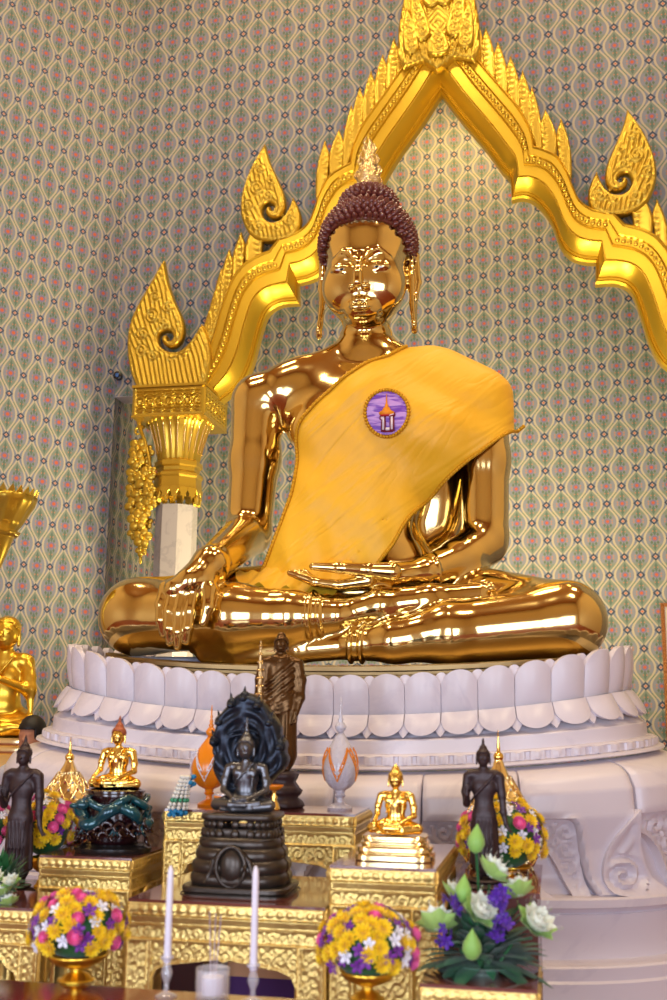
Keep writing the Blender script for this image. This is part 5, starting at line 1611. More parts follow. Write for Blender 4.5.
# brown monk on a dark rocky base, behind the serpent hood
q = at(279, 631, -1.89); zm = at(286, 771, -1.89)[2]
root = thing('monk_statue', 'brown bronze standing monk in folded robe on a dark rocky base behind the hood', 'statuette', (q[0]+.01, -1.88, zB))
m = MB(); hb = zm-zB
m.lathe([(.10,0),(.108,.01),(.10,.03),(.085,.045),(.098,.06),(.104,.075),(.09,.09),(.075,.11),(.082,hb-.03),(.085,hb-.012),(.07,hb)], n=30, mod=lambda a, z: 1+.05*math.sin(5*a+z*40)+.04*math.sin(11*a-z*60))
m.build('rocky_base', 'dark_wood', root)
Ht = (q[2]-zm)/.965
put(root, 'body', *ST['monk'], 'brown_bronze', TM((0, 0, hb), .15, Ht)); put(root, 'hair', *HM, 'brown_bronze', TM((0, 0, hb), .15, Ht))

# ------------------------------------------------------------------ vases, candles, ornaments
def bud_vase(label, px, pytop, pyb, Y, z0, mat, mat2, name='bud_ornament', grp=None, wide=1.0):
    q = at(px, pytop, Y); H_ = q[2]-z0; root = thing(name, label, 'ornament', (q[0], Y, z0), grp)
    f = H_/.40
    m = MB(); m.lathe([(.045,0),(.047,.008),(.030,.018),(.014,.026),(.012,.040),(.022,.050),(.016,.056),(.02,.07)], n=28); 
    for o in m.V: o *= f
    m.build('foot', mat, root, auto=50)
    prof = [(.016,.066),(.036,.078),(.053,.098),(.060,.125),(.063,.15),(.058,.18),(.046,.21),(.031,.24),(.017,.262),(.009,.275)]
    prof = [(r*wide, z) for r, z in prof]
    pr = np.array(prof)*f
    m = MB(); m.lathe([tuple(p) for p in pr], n=48, mod=lambda a, z: 1+.03*math.cos(8*a)*(z/f < .13)+.012*math.cos(24*a)); m.build('bud', mat, root)
    m = MB(); zs = np.linspace(.10, .215, 22)
    for k in range(4):
        for side in (-1, 1):
            pts = []
            for i, z in enumerate(zs):
                r = np.interp(z, [p[1] for p in prof], [p[0] for p in prof])+.0015; a = -PI/2+k*PI/2+side*(z-.10)/.115*PI/4
                pts.append(np.array([r*math.cos(a), r*math.sin(a), z])*f)
            m.tube(pts, .0030*f, 5)
            pts2 = [p+np.array([0, 0, .020*f]) for p in pts[:-3]]; m.tube(pts2, .0030*f, 5)
            for p in pts[2:-3:4]: m.ball(p+np.array([0, 0, .010*f]), .0045*f, 6, 5)
    m.build('lattice_band', mat2, root)
    m = MB(); m.lathe([(r*f, z*f) for r, z in ((.010,.272),(.020,.284),(.022,.294),(.014,.306),(.008,.312),(.012,.318),(.006,.326),(.008,.336),(.004,.345),(.006,.352),(.003,.362),(.0035,.38),(.001,.40))], n=16); m.build('spire', mat, root)
    return root
bud_vase('pale lilac crystal lotus bud ornament with an orange lattice band', 341, 697, 806, -1.90, zB, 'crystal', 'orange_glaze')
bud_vase('orange and white lotus bud ornament half hidden at left of the serpent hood', 212, 705, 800, -1.90, zB, 'orange_glaze', 'candle', wide=1.22)
# blue and white garland hanging from a stub
g0 = at(196, 772, -2.0); root = thing('flower_garland', 'white and blue flower garland beside the grey Buddha with the serpent hood', 'garland', (g0[0], -2.10, zB))
MT['garland_white'] = simple('jasmine_white', rgb(232,230,220), .7); MT['garland_blue'] = simple('ribbon_blue', rgb(30,130,180), .6); MT['garland_green'] = simple('leaf_green_band', rgb(70,160,120), .6)
hh = g0[2]-zB; zlow = at(196, 828-20, -2.12)[2]-zB
m = MB(); mm = MB(); mg = MB()
for i in range(9):
    t = i/8; z = hh*.9-(hh*.9-zlow+.0)*t; r = .018+.022*t; n = 10
    for k in range(n):
        a = 2*PI*k/n; (mg if i == 6 else m).ball((r*math.cos(a)-.03*t, r*.6*math.sin(a)-.035, z), .0085, 6, 5)
for k in range(14): mm.ball((-.03+.036*math.cos(k*.9)*(.5+.5*(k % 2)), -.035+.02*math.sin(k*.9), zlow-.012-.008*(k % 3)), (.011, .009, .010), 6, 5)
mr = MB()
for k in range(9): mr.ball((.016+.018*math.cos(k*1.3), -.03+.012*math.sin(k*1.3), hh*.92-.006*k), (.013, .009, .010), 6, 5)
m.build('white_flowers', 'garland_white', root); mm.build('blue_tassel', 'garland_blue', root); mr.build('ribbon_bow', 'garland_blue', root); mg.build('green_band', 'garland_green', root)
# small offering cup, brass bell and tall thin gilt spire
q = at(226, 803, -2.04); root = thing('offering_cup', 'short white cylindrical cup behind the garland on the rear table', 'cup', (q[0], -2.04, zB))
m = MB(); m.lathe([(.048,0),(.05,.004),(.05,.062),(.046,.066),(.042,.06),(.04,.02)], n=28); m.build('bowl', 'crystal', root, auto=40)
m = MB(); m.lathe([(.0515,.046),(.0525,.05),(.0515,.056)], n=28); m.build('rim_band', 'orange_glaze', root)
q = at(274, 806, -2.05); root = thing('brass_bell', 'little brass bell-shaped stand with an orange dish right of the grey Buddha', 'ornament', (q[0], -2.05, zB))
m = MB(); m.lathe([(.024,0),(.026,.01),(.020,.03),(.010,.045),(.015,.055),(.006,.07),(.010,.082)], n=22); m.build('stem', 'statue_gold', root)
m = MB(); m.lathe([(.008,.08),(.028,.09),(.04,.102),(.037,.106),(.01,.096)], n=24); m.build('dish', 'orange_glaze', root)
q = at(261, 640, -2.065); q2 = at(261, 712, -2.065)
root = thing('gilt_spire_stand', 'tall thin gilt spire standing in front of the brown monk', 'ornament', (q[0], -2.065, zB))
Hs = q[2]-zB; zs0 = q2[2]-zB
m = MB(); m.lathe([(.03,0),(.032,.008),(.012,.02),(.006,.04),(.006,zs0*.7),(.010,zs0*.72),(.006,zs0*.75),(.006,zs0)], n=16); m.build('stem', 'emblem_maroon', root)
pr = [(.006, zs0)]
for i in range(9):
    t = i/9; z = zs0+(Hs-zs0)*t; r = .022*(1-t)**.6+.004; pr += [(r*.45, z+.002), (r, z+.006), (r*.9, z+.010), (r*.4, z+.014)]
pr += [(.001, Hs)]
m = MB(); m.lathe(pr, n=16); m.build('tiered_spire', 'gem_gold', root, auto=50)

# candles
def candle(label, px, pyt, pyb, Y=-3.42):
    q = at(px, pyt, Y); h = at(px, pyb, Y)[2]
    st = thing('candle_holder', 'cut-glass candle holder under the '+label, 'candle holder', (q[0], Y, zR), 'cut-glass candle holders')
    m = MB(); H_ = h-zR
    m.lathe([(.032,0),(.034,.004),(.020,.010),(.008,.018),(.007,H_*.35),(.014,H_*.5),(.017,H_*.62),(.012,H_*.78),(.009,H_*.88),(.017,H_),(.012,H_),(.008,H_-.01)], n=12); m.build('stem', 'glass', st, auto=20)
    m = MB(); m.lathe([(.0185,H_-.002),(.0195,H_+.002),(.0185,H_+.006),(.013,H_+.004),(.0130,H_-.002)], n=20); m.build('socket_rim', 'crystal', st)
    m = MB(); L = q[2]-h+.012
    m.lathe([(.0105,0),(.0112,L*.02),(.0095,L*.86),(.0085,L*.93),(.004,L*.975),(.0015,L*.985)], n=18)
    o = m.build('taper_candle', 'candle'); o.location = (q[0], Y, h-.012)
    mw = MB(); mw.tube([(0, 0, L*.98), (.0005, 0, L)], .0012, 5); mw.build('wick', 'black', o)
    tag(o, label, 'candle', 'white taper candles')
candle('tall white candle, left of the incense glass', 171, 864, 958)
candle('tall white candle, right of the incense glass', 256, 864, 966)
q = at(213, 968, -3.40); root = thing('incense_glass', 'clear glass cup with white wax between the two tall candles', 'glass', (q[0], -3.40, zR))
hh = q[2]-zR
m = MB(); m.lathe([(.048,0),(.05,.004),(.050,hh),(.047,hh),(.046,.01),(.001,.008)], n=30); m.build('cup', 'glass', root, auto=40)
m = MB(); m.lathe([(.030,.012),(.031,.014),(.031,hh*.72),(.001,hh*.73)], n=24); m.build('wax', 'candle', root, auto=40)
for i, dx in enumerate((-.006, .002, .008)):
    top = at(212+3*i, 911+2*i, -3.40); m = MB(); m.tube([(0, 0, hh*.72), (top[0]-q[0]+dx*.2, 0, top[2]-zR)], .0016, 5); 
    o = m.build('incense_stick', 'stick'); o.location = (q[0]+dx, -3.40, zR); tag(o, 'thin pale incense stick standing in the clear glass cup', 'incense stick', 'incense sticks')

# filigree cones
def filigree(label, px, pyt, Y, z0, wpx, grp='jewelled filigree cones'):
    q = at(px, pyt, Y); H_ = q[2]-z0; e = (at(px+1, pyt, Y)[0]-q[0]); Rr = wpx*e
    root = thing('filigree_cone', label, 'ornament', (q[0], Y, z0), grp)
    prof = [(Rr*.80, 0), (Rr, H_*.10), (Rr*1.02, H_*.22), (Rr*.86, H_*.38), (Rr*.55, H_*.54), (Rr*.30, H_*.66), (Rr*.16, H_*.74), (Rr*.10, H_*.80)]
    zs = [p[1] for p in prof]; rs = [p[0] for p in prof]
    m = MB(); m.lathe([(r*.95, z) for r, z in prof], n=40); m.build('cone', 'pale_gold', root)
    m = MB(); g = MB(); w = MB()
    for dr in (-1, 1):
        for k in range(14):
            a0 = 2*PI*k/14; m.tube([(np.interp(z, zs, rs)*math.cos(a0+dr*z/H_*3), np.interp(z, zs, rs)*math.sin(a0+dr*z/H_*3), z) for z in np.linspace(0, H_*.66, 16)], Rr*.028, 5)
    nrow = 9
    for i in range(nrow):
        z = H_*.60*(i+.5)/nrow; r = np.interp(z, zs, rs)*1.01
        for k in range(14):
            a = 2*PI*(k+.5*(i % 2))/14
            (g if (i+k) % 2 else w).ball((r*math.cos(a), r*math.sin(a), z), Rr*.055*(r/Rr), 6, 5)
    m.build('lattice', 'pale_gold', root); rs_ = g.build('red_stones', 'ruby', root); rs_['kind'] = 'stuff'; cs_ = w.build('clear_stones', 'crystal', root); cs_['kind'] = 'stuff'
    m = MB(); z1 = H_*.80
    m.lathe([(Rr*.15, H_*.70), (Rr*.09, z1), (Rr*.07, z1+H_*.03), (Rr*.05, z1+H_*.05), (Rr*.04, H_*.9), (Rr*.02, H_*.95), (.001, H_)], n=16); m.ball((0, 0, z1), Rr*.14, 12, 8); m.build('spire', 'statue_gold', root)
# ------------------------------------------------------------------ flowers
for nm, c in (('petal_yellow', rgb(250,214,20)), ('petal_pink', rgb(236,96,160)), ('petal_purple', rgb(118,34,150)), ('petal_white', rgb(232,232,244)), ('petal_violet', rgb(84,30,160)), ('lotus_petal', rgb(236,240,226)), ('lotus_green', rgb(168,206,110)), ('bud_green', rgb(140,190,90)), ('leaf_green', rgb(30,100,48)), ('leaf_dark', rgb(24,92,56)), ('pollen', rgb(200,180,40))):
    MT[nm] = simple(nm, c, .55, sheen=.2)
def mum():
    m = MB(); 
    for r, (n, el, L) in enumerate(((11, .15, 1.0), (10, .55, .92), (8, .95, .75), (5, 1.3, .5))):
        for i in range(n):
            a = 2*PI*(i+.5*r)/n; d = np.array([math.cos(a)*math.cos(el), math.sin(a)*math.cos(el), math.sin(el)]); t = np.array([-math.sin(a), math.cos(a), 0]); up = np.cross(d, t)
            V = [d*.1-t*.05, d*.1+t*.05, d*.65*L+t*.17-up*.05, d*L*.92+t*.09+up*.0, d*L*1.0, d*L*.92-t*.09, d*.65*L-t*.17-up*.05, d*.6*L-up*.10]
            m.add(V, [(0, 7, 6), (0, 1, 7), (1, 2, 7), (7, 2, 3), (7, 3, 4), (7, 4, 5), (7, 5, 6)])
    return m
def rose():
    m = MB(); m.ball((0, 0, .1), (.5, .5, .5), 10, 7)
    for r, (n, R_, h) in enumerate(((5, .95, .1), (5, .75, .3), (4, .5, .45))):
        for i in range(n):
            a = 2*PI*(i+.5*r)/n; c = np.array([math.cos(a), math.sin(a), 0])*R_*.45+np.array([0, 0, h])
            P = np.zeros((7, 5, 3))
            for p in range(7):
                for q in range(5):
                    b_ = a-.75+1.5*p/6; e = q/4; rr = R_*(.35+.62*math.sin(e*PI/2)) ; P[p, q] = (rr*math.cos(b_), rr*math.sin(b_), h-.35+e*.62-(.06*((p-3)/3)**2))
            m.grid(P)
    return m
def orchid():
    m = MB()
    for i in range(5):
        a = 2*PI*i/5+.3; d = np.array([math.cos(a), math.sin(a), .25]); t = np.array([-math.sin(a), math.cos(a), 0])
        V = [d*.05, d*.5+t*.32, d*.9+t*.22, d*1.0, d*.9-t*.22, d*.5-t*.32, d*.55+np.array([0, 0, .15])]
        m.add(V, [(0, 1, 6), (1, 2, 6), (2, 3, 6), (3, 4, 6), (4, 5, 6), (5, 0, 6)])
    m.ball((0, 0, .18), (.18, .18, .22), 6, 5)
    return m
protos = {}
def proto(nm, mk, mat):
    o = mk().build(nm, mat, link=False); o.data.use_fake_user = False; protos[nm+mat] = o.data; return o.data
PR = {'yellow': ('chrysanthemum', proto('chrysanthemum', mum, 'petal_yellow'), 1.15), 'pink': ('rose', proto('rose', rose, 'petal_pink'), .95), 'purple': ('orchid', proto('orchid', orchid, 'petal_purple'), .85),
      'white': ('small_white_flower', proto('small_white_flower', orchid, 'petal_white'), .8)}
def bouquet(label, c, rx, rz, n, size, vase=None, seed=1, weights=(.42, .14, .20, .24), grp=None):
    rnd = random.Random(seed); root = thing('flower_bouquet', label, 'flowers', (c[0], c[1], c[2]-rz*.5), grp)
    loc = root.location
    m = MB(); m.ball((0, 0, rz*.5), (rx*.82, rx*.82, rz*.82), 16, 10); 
    for k in range(40):
        a = rnd.uniform(0, 2*PI); e = rnd.uniform(-.3, 1.3); d = np.array([math.cos(a)*math.cos(e), math.sin(a)*math.cos(e), math.sin(e)]); t = np.cross(d, (0, 0, 1)); p = d*np.array([rx, rx, rz])*.86+np.array([0, 0, rz*.5])
        m.add([p-t*size*.25, p+t*size*.25, p+d*size*.9], [(0, 1, 2)])
    m.build('foliage', 'leaf_green', root)
    ga_ = PI*(3-math.sqrt(5)); keys = ['yellow', 'pink', 'purple', 'white']; N_ = int(n*1.0)
    for i in range(N_):
        zf = 1-(i+.5)/N_*1.38; a = i*ga_+rnd.uniform(-.1, .1); rr = math.sqrt(max(1-zf*zf, 0))
        d = Vector((rr*math.cos(a), rr*math.sin(a), zf)); 
        k = rnd.choices(keys, weights)[0]
        nm, me, sc = PR[k]; o = bpy.data.objects.new(nm, me); COL.objects.link(o); o.parent = root
        bump_ = rnd.uniform(.92, 1.06)
        o.location = (d.x*rx*bump_, d.y*rx*bump_, d.z*rz*bump_+rz*.5)
        o.rotation_euler = d.to_track_quat('Z', 'Y').to_euler(); o.scale = (size*sc*rnd.uniform(.85, 1.1),)*3
    return root
def gold_bowl(label, c, H_, R_, mat='disciple_gold', grp='gilded pedestal bowls'):
    root = thing('pedestal_bowl', label, 'bowl', c, grp)
    f = H_; m = MB(); m.lathe([(R_*.62,0),(R_*.64,f*.05),(R_*.5,f*.10),(R_*.42,f*.22),(R_*.22,f*.30),(R_*.16,f*.38),(R_*.26,f*.42),(R_*.18,f*.46)], n=32, mod=lambda a, z: 1+.03*math.cos(12*a)); m.build('foot', mat, root)
    m = MB(); m.lathe([(R_*.18,f*.46),(R_*.5,f*.52),(R_*.82,f*.66),(R_*.98,f*.86),(R_*1.04,f),(R_*.98,f),(R_*.8,f*.7),(.01,f*.55)], n=40, mod=lambda a, z: 1+.02*math.cos(20*a)); m.build('bowl', mat, root)
    return root
def px_m(px, py, Y): return at(px+1, py, Y)[0]-at(px, py, Y)[0]
# front left, front right
for (px, py, Y, wpx, hpx, lab, lab2, sd, zz_, wt) in (
    (79, 928, -3.30, 43, 31, 'round bouquet of yellow, pink and purple flowers at the front left', 'gilded pedestal bowl under the front left bouquet', 3, zR, (.36,.12,.22,.30)),
    (368, 946, -3.30, 46, 34, 'round bouquet of yellow chrysanthemums and pink roses at the front centre right', 'gilded pedestal bowl under the front centre right bouquet', 8, zR, (.44,.12,.24,.20))):
    q = at(px, py, Y); e = px_m(px, py, Y)
    bouquet(lab, q, wpx*e, hpx*e*1.05, 112, .0255, seed=sd, weights=wt, grp='round flower bouquets')
    zb_ = q[2]-hpx*e*.9
    gold_bowl(lab2, (q[0], Y, zz_), max(zb_-zz_+.01, .08), 27*e)
# behind the right standing Buddha
q = at(503, 838, -2.30); e = px_m(503, 838, -2.30)
bouquet('bouquet of yellow, white and pink flowers behind the right dark standing Buddha', (q[0], -2.30, q[2]), 42*e, 37*e, 112, .0275, seed=5, weights=(.36,.08,.18,.38), grp='round flower bouquets')
gold_bowl('gilded pedestal bowl behind the right dark standing Buddha', (q[0]+.02, -2.30, zF), max(q[2]-30*e-zF, .05), 22*e)
# behind the left standing Buddha
q = at(54, 826, -2.0); e = px_m(54, 826, -2.0)
bouquet('bouquet of yellow and pink flowers between the left dark standing Buddha and dragon base', (q[0], -2.08, q[2]), 25*e, 30*e, 80, .027, seed=11, weights=(.48,.16,.16,.20), grp='round flower bouquets')
gold_bowl('slender gilded bowl beside the left dark standing Buddha', (C0[0]-.07, -2.12, zH), max(q[2]-24*e-zH, .06), 13*e)
q = at(-13, 828, -2.1); bouquet('bouquet of pink and white flowers cut by the left edge', (q[0], -2.12, q[2]), 24*e, 28*e, 64, .027, seed=13, weights=(.18,.30,.22,.30), grp='round flower bouquets')
gold_bowl('gilded bowl under the bouquet cut by the left edge', (q[0], -2.12, zH), max(q[2]-24*e-zH, .06), 13*e)
filigree('tall gold filigree cone with red stones behind the left bouquet', 71, 737, -1.82, zC, 31)
filigree('tall gold filigree cone with red stones behind the right dark standing Buddha', 498, 730, -1.98, zF, 38)
MB_ = MB()
# ------------------------------------------------------------------ white lotus bowl
YL = -3.13; q0 = at(484, 978, YL); eL = px_m(484, 940, YL)
root = thing('lotus_bowl', 'pale green glazed bowl holding the white lotus flowers', 'bowl', (q0[0], YL, zE))
MT['celadon'] = simple('pale_green_glaze', rgb(170,205,190), .2, coat=1)
m = MB(); hbz = at(484, 962, YL)[2]-zE
m.lathe([(.045,0),(.05,.006),(.07,hbz*.5),(.095,hbz*.9),(.10,hbz),(.095,hbz),(.06,hbz*.5),(.001,hbz*.4)], n=36); m.build('bowl', 'celadon', root, auto=50)
arr = thing('lotus_arrangement', 'arrangement of white lotus flowers, green buds and purple orchids in a bowl', 'flowers', (q0[0], YL, zE+hbz*.6))
AL = np.array(arr.location)
def lotus():
    m = MB()
    for r, (n, el, L, wd, mi) in enumerate(((7, .15, 1.0, .36, 1), (8, .50, 1.0, .36, 0), (7, .85, .92, .34, 0), (5, 1.15, .8, .28, 0))):
        m.cur = mi
        for i in range(n):
            a = 2*PI*(i+.5*r)/n; d = np.array([math.cos(a), math.sin(a), 0]); t = np.array([-math.sin(a), math.cos(a), 0]); up = np.array([0, 0, 1.0]); P = np.zeros((5, 7, 3))
            for p in range(5):
                for q in range(7):
                    e = q/6; uu = (p-2)/2; wv = math.sin(min(e*1.15+.12, 1)*PI)**.8*wd if e < .99 else 0.01
                    ang = el+e*.35; c = d*math.cos(ang)*L*e+up*math.sin(ang)*L*e
                    P[p, q] = c+t*uu*wv+(up*math.cos(ang)-d*math.sin(ang))*(uu*uu)*wv*.45
            m.grid(P)
    m.cur = 0
    return m
LM = lotus().build('lotus_flower', 'lotus_petal', smooth=True, mats=['lotus_petal', 'lotus_green'], link=False).data
def budm():
    m = MB(); m.lathe([(.02,-.6),(.30,-.45),(.46,-.1),(.42,.2),(.24,.55),(.06,.85),(.005,.95)], n=20, mod=lambda a, z: 1+.04*abs(math.cos(2.5*a))); return m
BMh = budm().build('lotus_bud', 'bud_green', link=False).data
stems = MB()
def putf(nm, me, px, py, Y, sc, tilt=(0, 0)):
    q = at(px, py, Y); o = bpy.data.objects.new(nm, me); COL.objects.link(o); o.parent = arr; o.location = tuple(q-AL); o.scale = (sc,)*3
    o.rotation_euler = (tilt[0], tilt[1], random.uniform(0, 6)); b0 = np.array([(q[0]-AL[0])*.25, (Y-AL[1])*.25, -.0])
    stems.tube([b0, (q-AL)*.5+b0*.5+np.array([0, 0, .02]), q-AL-np.array([0, 0, .3*sc])], .0045, 6)
for (px, py, Y, sc, tx, ty) in ((489, 876, YL, .084, .75, .1), (477, 915, YL-.10, .088, .8, -.1), (438, 930, YL-.08, .090, .6, -.45), (532, 928, YL-.06, .092, .65, .40), (520, 896, YL+.04, .076, .6, .3), (450, 896, YL+.02, .064, .6, -.3)):
    putf('lotus_flower', LM, px, py, Y, sc, (tx, ty))
for (px, py, Y, sc, tx, ty) in ((476, 842, YL, .058, 0, .1), (463, 892, YL-.08, .055, .1, -.1), (472, 948, YL-.16, .060, .2, .0)):
    putf('lotus_bud', BMh, px, py, Y, sc, (tx, ty))
MO = proto('orchid', orchid, 'petal_violet')
rnd = random.Random(4)
for (px, py, n) in ((450, 908, 7), (502, 898, 9), (500, 925, 7), (444, 938, 4), (488, 893, 3), (493, 936, 4)):
    for k in range(n):
        q = at(px+rnd.uniform(-8, 8), py+rnd.uniform(-11, 11), YL-.10+rnd.uniform(-.03, .03)); o = bpy.data.objects.new('orchid', MO); COL.objects.link(o); o.parent = arr; o.location = tuple(q-AL)
        o.rotation_euler = (rnd.uniform(.6, 1.8), rnd.uniform(-.6, .6), rnd.uniform(0, 6)); o.scale = (.022,)*3
stems.build('stems', 'leaf_green', arr)
lf = MB()
for k in range(150):
    a = rnd.uniform(0, 2*PI); e = rnd.uniform(-.25, 1.1); L = rnd.uniform(.10, .19); d = np.array([math.cos(a)*math.cos(e), math.sin(a)*math.cos(e)*.8, math.sin(e)]); t = np.cross(d, (0, 0, 1)); t /= np.linalg.norm(t)
    b0 = np.array([0, 0, .02])+d*.03; w = rnd.uniform(.018, .036); sag = np.array([0, 0, -L*.18])
    P = np.array([[b0-t*w*.2, b0+d*L*.4-t*w, b0+d*L*.8-t*w*.7+sag*.5, b0+d*L+sag], [b0, b0+d*L*.4+np.array([0, 0, .004]), b0+d*L*.8+sag*.5+np.array([0, 0, .004]), b0+d*L+sag], [b0+t*w*.2, b0+d*L*.4+t*w, b0+d*L*.8+t*w*.7+sag*.5, b0+d*L+sag]])
    lf.grid(P)
fo = lf.build('foliage', 'leaf_dark', arr)
# a second green and white arrangement cut by the left edge
q = at(-6, 905, -2.62); arr2 = thing('lotus_arrangement', 'pale green and white flowers with dark leaves cut by the left edge', 'flowers', (q[0], -2.60, zG+.05))
A2 = np.array(arr2.location); lf = MB()
for k in range(90):
    a = rnd.uniform(0, 2*PI); e = rnd.uniform(-.1, 1.2); L = rnd.uniform(.08, .15); d = np.array([math.cos(a)*math.cos(e), math.sin(a)*math.cos(e)*.8, math.sin(e)]); t = np.cross(d, (0, 0, 1)); t /= np.linalg.norm(t); w = rnd.uniform(.012, .024); b0 = d*.02
    lf.grid(np.array([[b0-t*w*.2, b0+d*L*.5-t*w, b0+d*L], [b0, b0+d*L*.5+np.array([0, 0, .004]), b0+d*L], [b0+t*w*.2, b0+d*L*.5+t*w, b0+d*L]]))
lf.build('foliage', 'leaf_green', arr2)
for (px, py) in ((4, 895), (12, 885), (-6, 880), (10, 905)):
    qq = at(px, py, -2.70); o = bpy.data.objects.new('lotus_flower', LM); COL.objects.link(o); o.parent = arr2; o.location = tuple(qq-A2); o.scale = (.055,)*3; o.rotation_euler = (.5, .2, px)
root = thing('lotus_bowl', 'pale green glazed bowl at the left edge under white flowers', 'bowl', (q[0], -2.60, zG))
m = MB(); m.lathe([(.045,0),(.05,.006),(.07,.035),(.085,.06),(.09,.065),(.085,.065),(.05,.03),(.001,.02)], n=36); m.build('bowl', 'celadon', root, auto=50)

# ------------------------------------------------------------------ left side: disciple statue, gilded urn, visitor
YS = 1.3
q = at(14, 740, YS); sS = (at(4, 634, YS)[2]-q[2])/.93
root = thing('disciple_statue', 'seated golden disciple with hands pressed together at the left edge', 'statue', (at(-1, 738, YS)[0], YS, q[2]))
s = SDF()
s.E((0, .06, .10), (.30, .20, .12), k=.03)
for q_ in (-1, 1):
    s.C((q_*.33, -.05, .085), (q_*.12, .10, .15), .085, .12, k=.03)
    s.chain([(q_*.195, .06, .66), (q_*.235, .02, .52), (q_*.225, -.03, .42)], [.062, .056, .046], k=.03)
    s.C((q_*.225, -.03, .42), (q_*.045, -.19, .50), .046, .032, k=.03)
    s.chain([(q_*.018, -.205, .50), (q_*.014, -.215, .60), (q_*.008, -.205, .69)], [.030, .026, .012], k=.008)
    for f_ in range(4): s.C((q_*.013, -.235+.014*f_, .58), (q_*.010, -.228+.014*f_, .69-.01*abs(f_-1)), .010, .007, k=.004)
s.chain([(.33, -.05, .085), (.10, -.20, .07), (-.25, -.20, .05)], [.08, .06, .03], k=.02); s.chain([(-.33, -.05, .085), (-.10, -.20, .10), (.25, -.20, .09)], [.08, .06, .03], k=.02)
s.E((0, .06, .28), (.15, .13, .18), k=.04); s.E((0, .05, .50), (.165, .12, .19), k=.05); s.C((-.14, .06, .67), (.14, .06, .67), .075, k=.05); s.C((0, .04, .68), (0, .025, .80), .070, .058, k=.05)
s.chain([(.235, .0, .60), (.26, -.02, .42), (.28, -.03, .22)], [.03, .05, .02], k=.04, flat=((0, 1, 0), .5))
s.chain([(.10, -.05, .70), (.0, -.09, .56), (-.14, -.06, .42)], [.012]*3, k=.012)
head_prims(s, (0, .01, .915), .112)
V, F = s.mesh((-.52, -.33, -.04), (.52, .32, 1.09), .011); T = TM((0, 0, .02), .12, sS)
put(root, 'body', V, F, 'disciple_gold', T)
hs = SDF(); hs.E((0, .025, .965), (.120, .128, .105), k=.02)
V, F = hs.mesh((-.15, -.15, .82), (.15, .18, 1.10), .010, newton=1, extra=lambda P, D: np.maximum(D-.003*np.sin(P[..., 0]*180)*np.sin(P[..., 2]*180), np.minimum(1.005-np.clip(np.abs(P[..., 0])-.07, 0, 1)*1.5-P[..., 2], .03-P[..., 1]))); put(root, 'hair', V, F, 'disciple_gold', T)
m = MB(); tiers(m, [(.47*sS, -.10, -.04), (.45*sS, -.04, .02), (.50*sS, -.4, -.10)], .6); m.build('base', 'pale_gold', root, auto=35)
zpd = q[2]-.4*1
m = MB(); tiers(m, [(.52*sS, 0, zpd)], .6); o = m.build('statue_plinth', 'marble_white', auto=35); o.location = (root.location.x, YS, 0); tag(o, 'white plinth under the golden praying disciple at the left edge', 'plinth')
# tall gilded urn at the left edge
YU = -.6; q = at(-8, 494, YU); eU = px_m(0, 520, YU)
root = thing('gilded_urn_stand', 'flared gilded urn with serrated rim on a tall stem at the left edge', 'urn', (q[0], YU, 0))
zt = q[2]; zz2 = lambda py: at(-8, py, YU)[2]
m = MB()
m.lathe([(.16,0),(.17,.03),(.12,.08),(.06,.14),(.045,.5),(.05,1.0),(.05,zz2(600)),(.07,zz2(585)),(10*eU,zz2(575)),(18*eU,zz2(550)),(22*eU,zz2(538)),(24*eU,zz2(535))], n=36); m.build('stem', 'leaf_gold', root)
m = MB()
m.lathe([(24*eU,zz2(536)),(27*eU,zz2(532)),(24*eU,zz2(530)),(29*eU,zz2(522)),(34*eU,zz2(512)),(38*eU,zz2(505)),(39*eU,zz2(502)),(40*eU,zz2(497)),(37*eU,zz2(497)),(30*eU,zz2(510)),(.01,zz2(515))], n=72, mod=lambda a, z: 1+.035*abs(math.cos(9*a))+.012*math.cos(36*a+z*160)); m.build('cup', 'leaf_gold', root)
m = MB()
for k in range(30):
    a = 2*PI*k/30; c = np.array([39*eU*math.cos(a), 39*eU*math.sin(a), zz2(497)]); t = np.array([-math.sin(a), math.cos(a), 0]); w = 3.6*eU
    n_ = np.array([math.cos(a), math.sin(a), 0])*.008
    V = [c-t*w-n_, c+t*w-n_, c+np.array([0, 0, w*1.9])+n_*1.5, c-t*w+n_, c+t*w+n_, c+np.array([0, 0, w*1.9])+n_*2.5]
    m.add(V, [(0, 1, 2), (3, 5, 4), (0, 3, 4, 1), (1, 4, 5, 2), (0, 2, 5, 3)])
m.build('serrated_rim', 'leaf_gold', root, smooth=False)
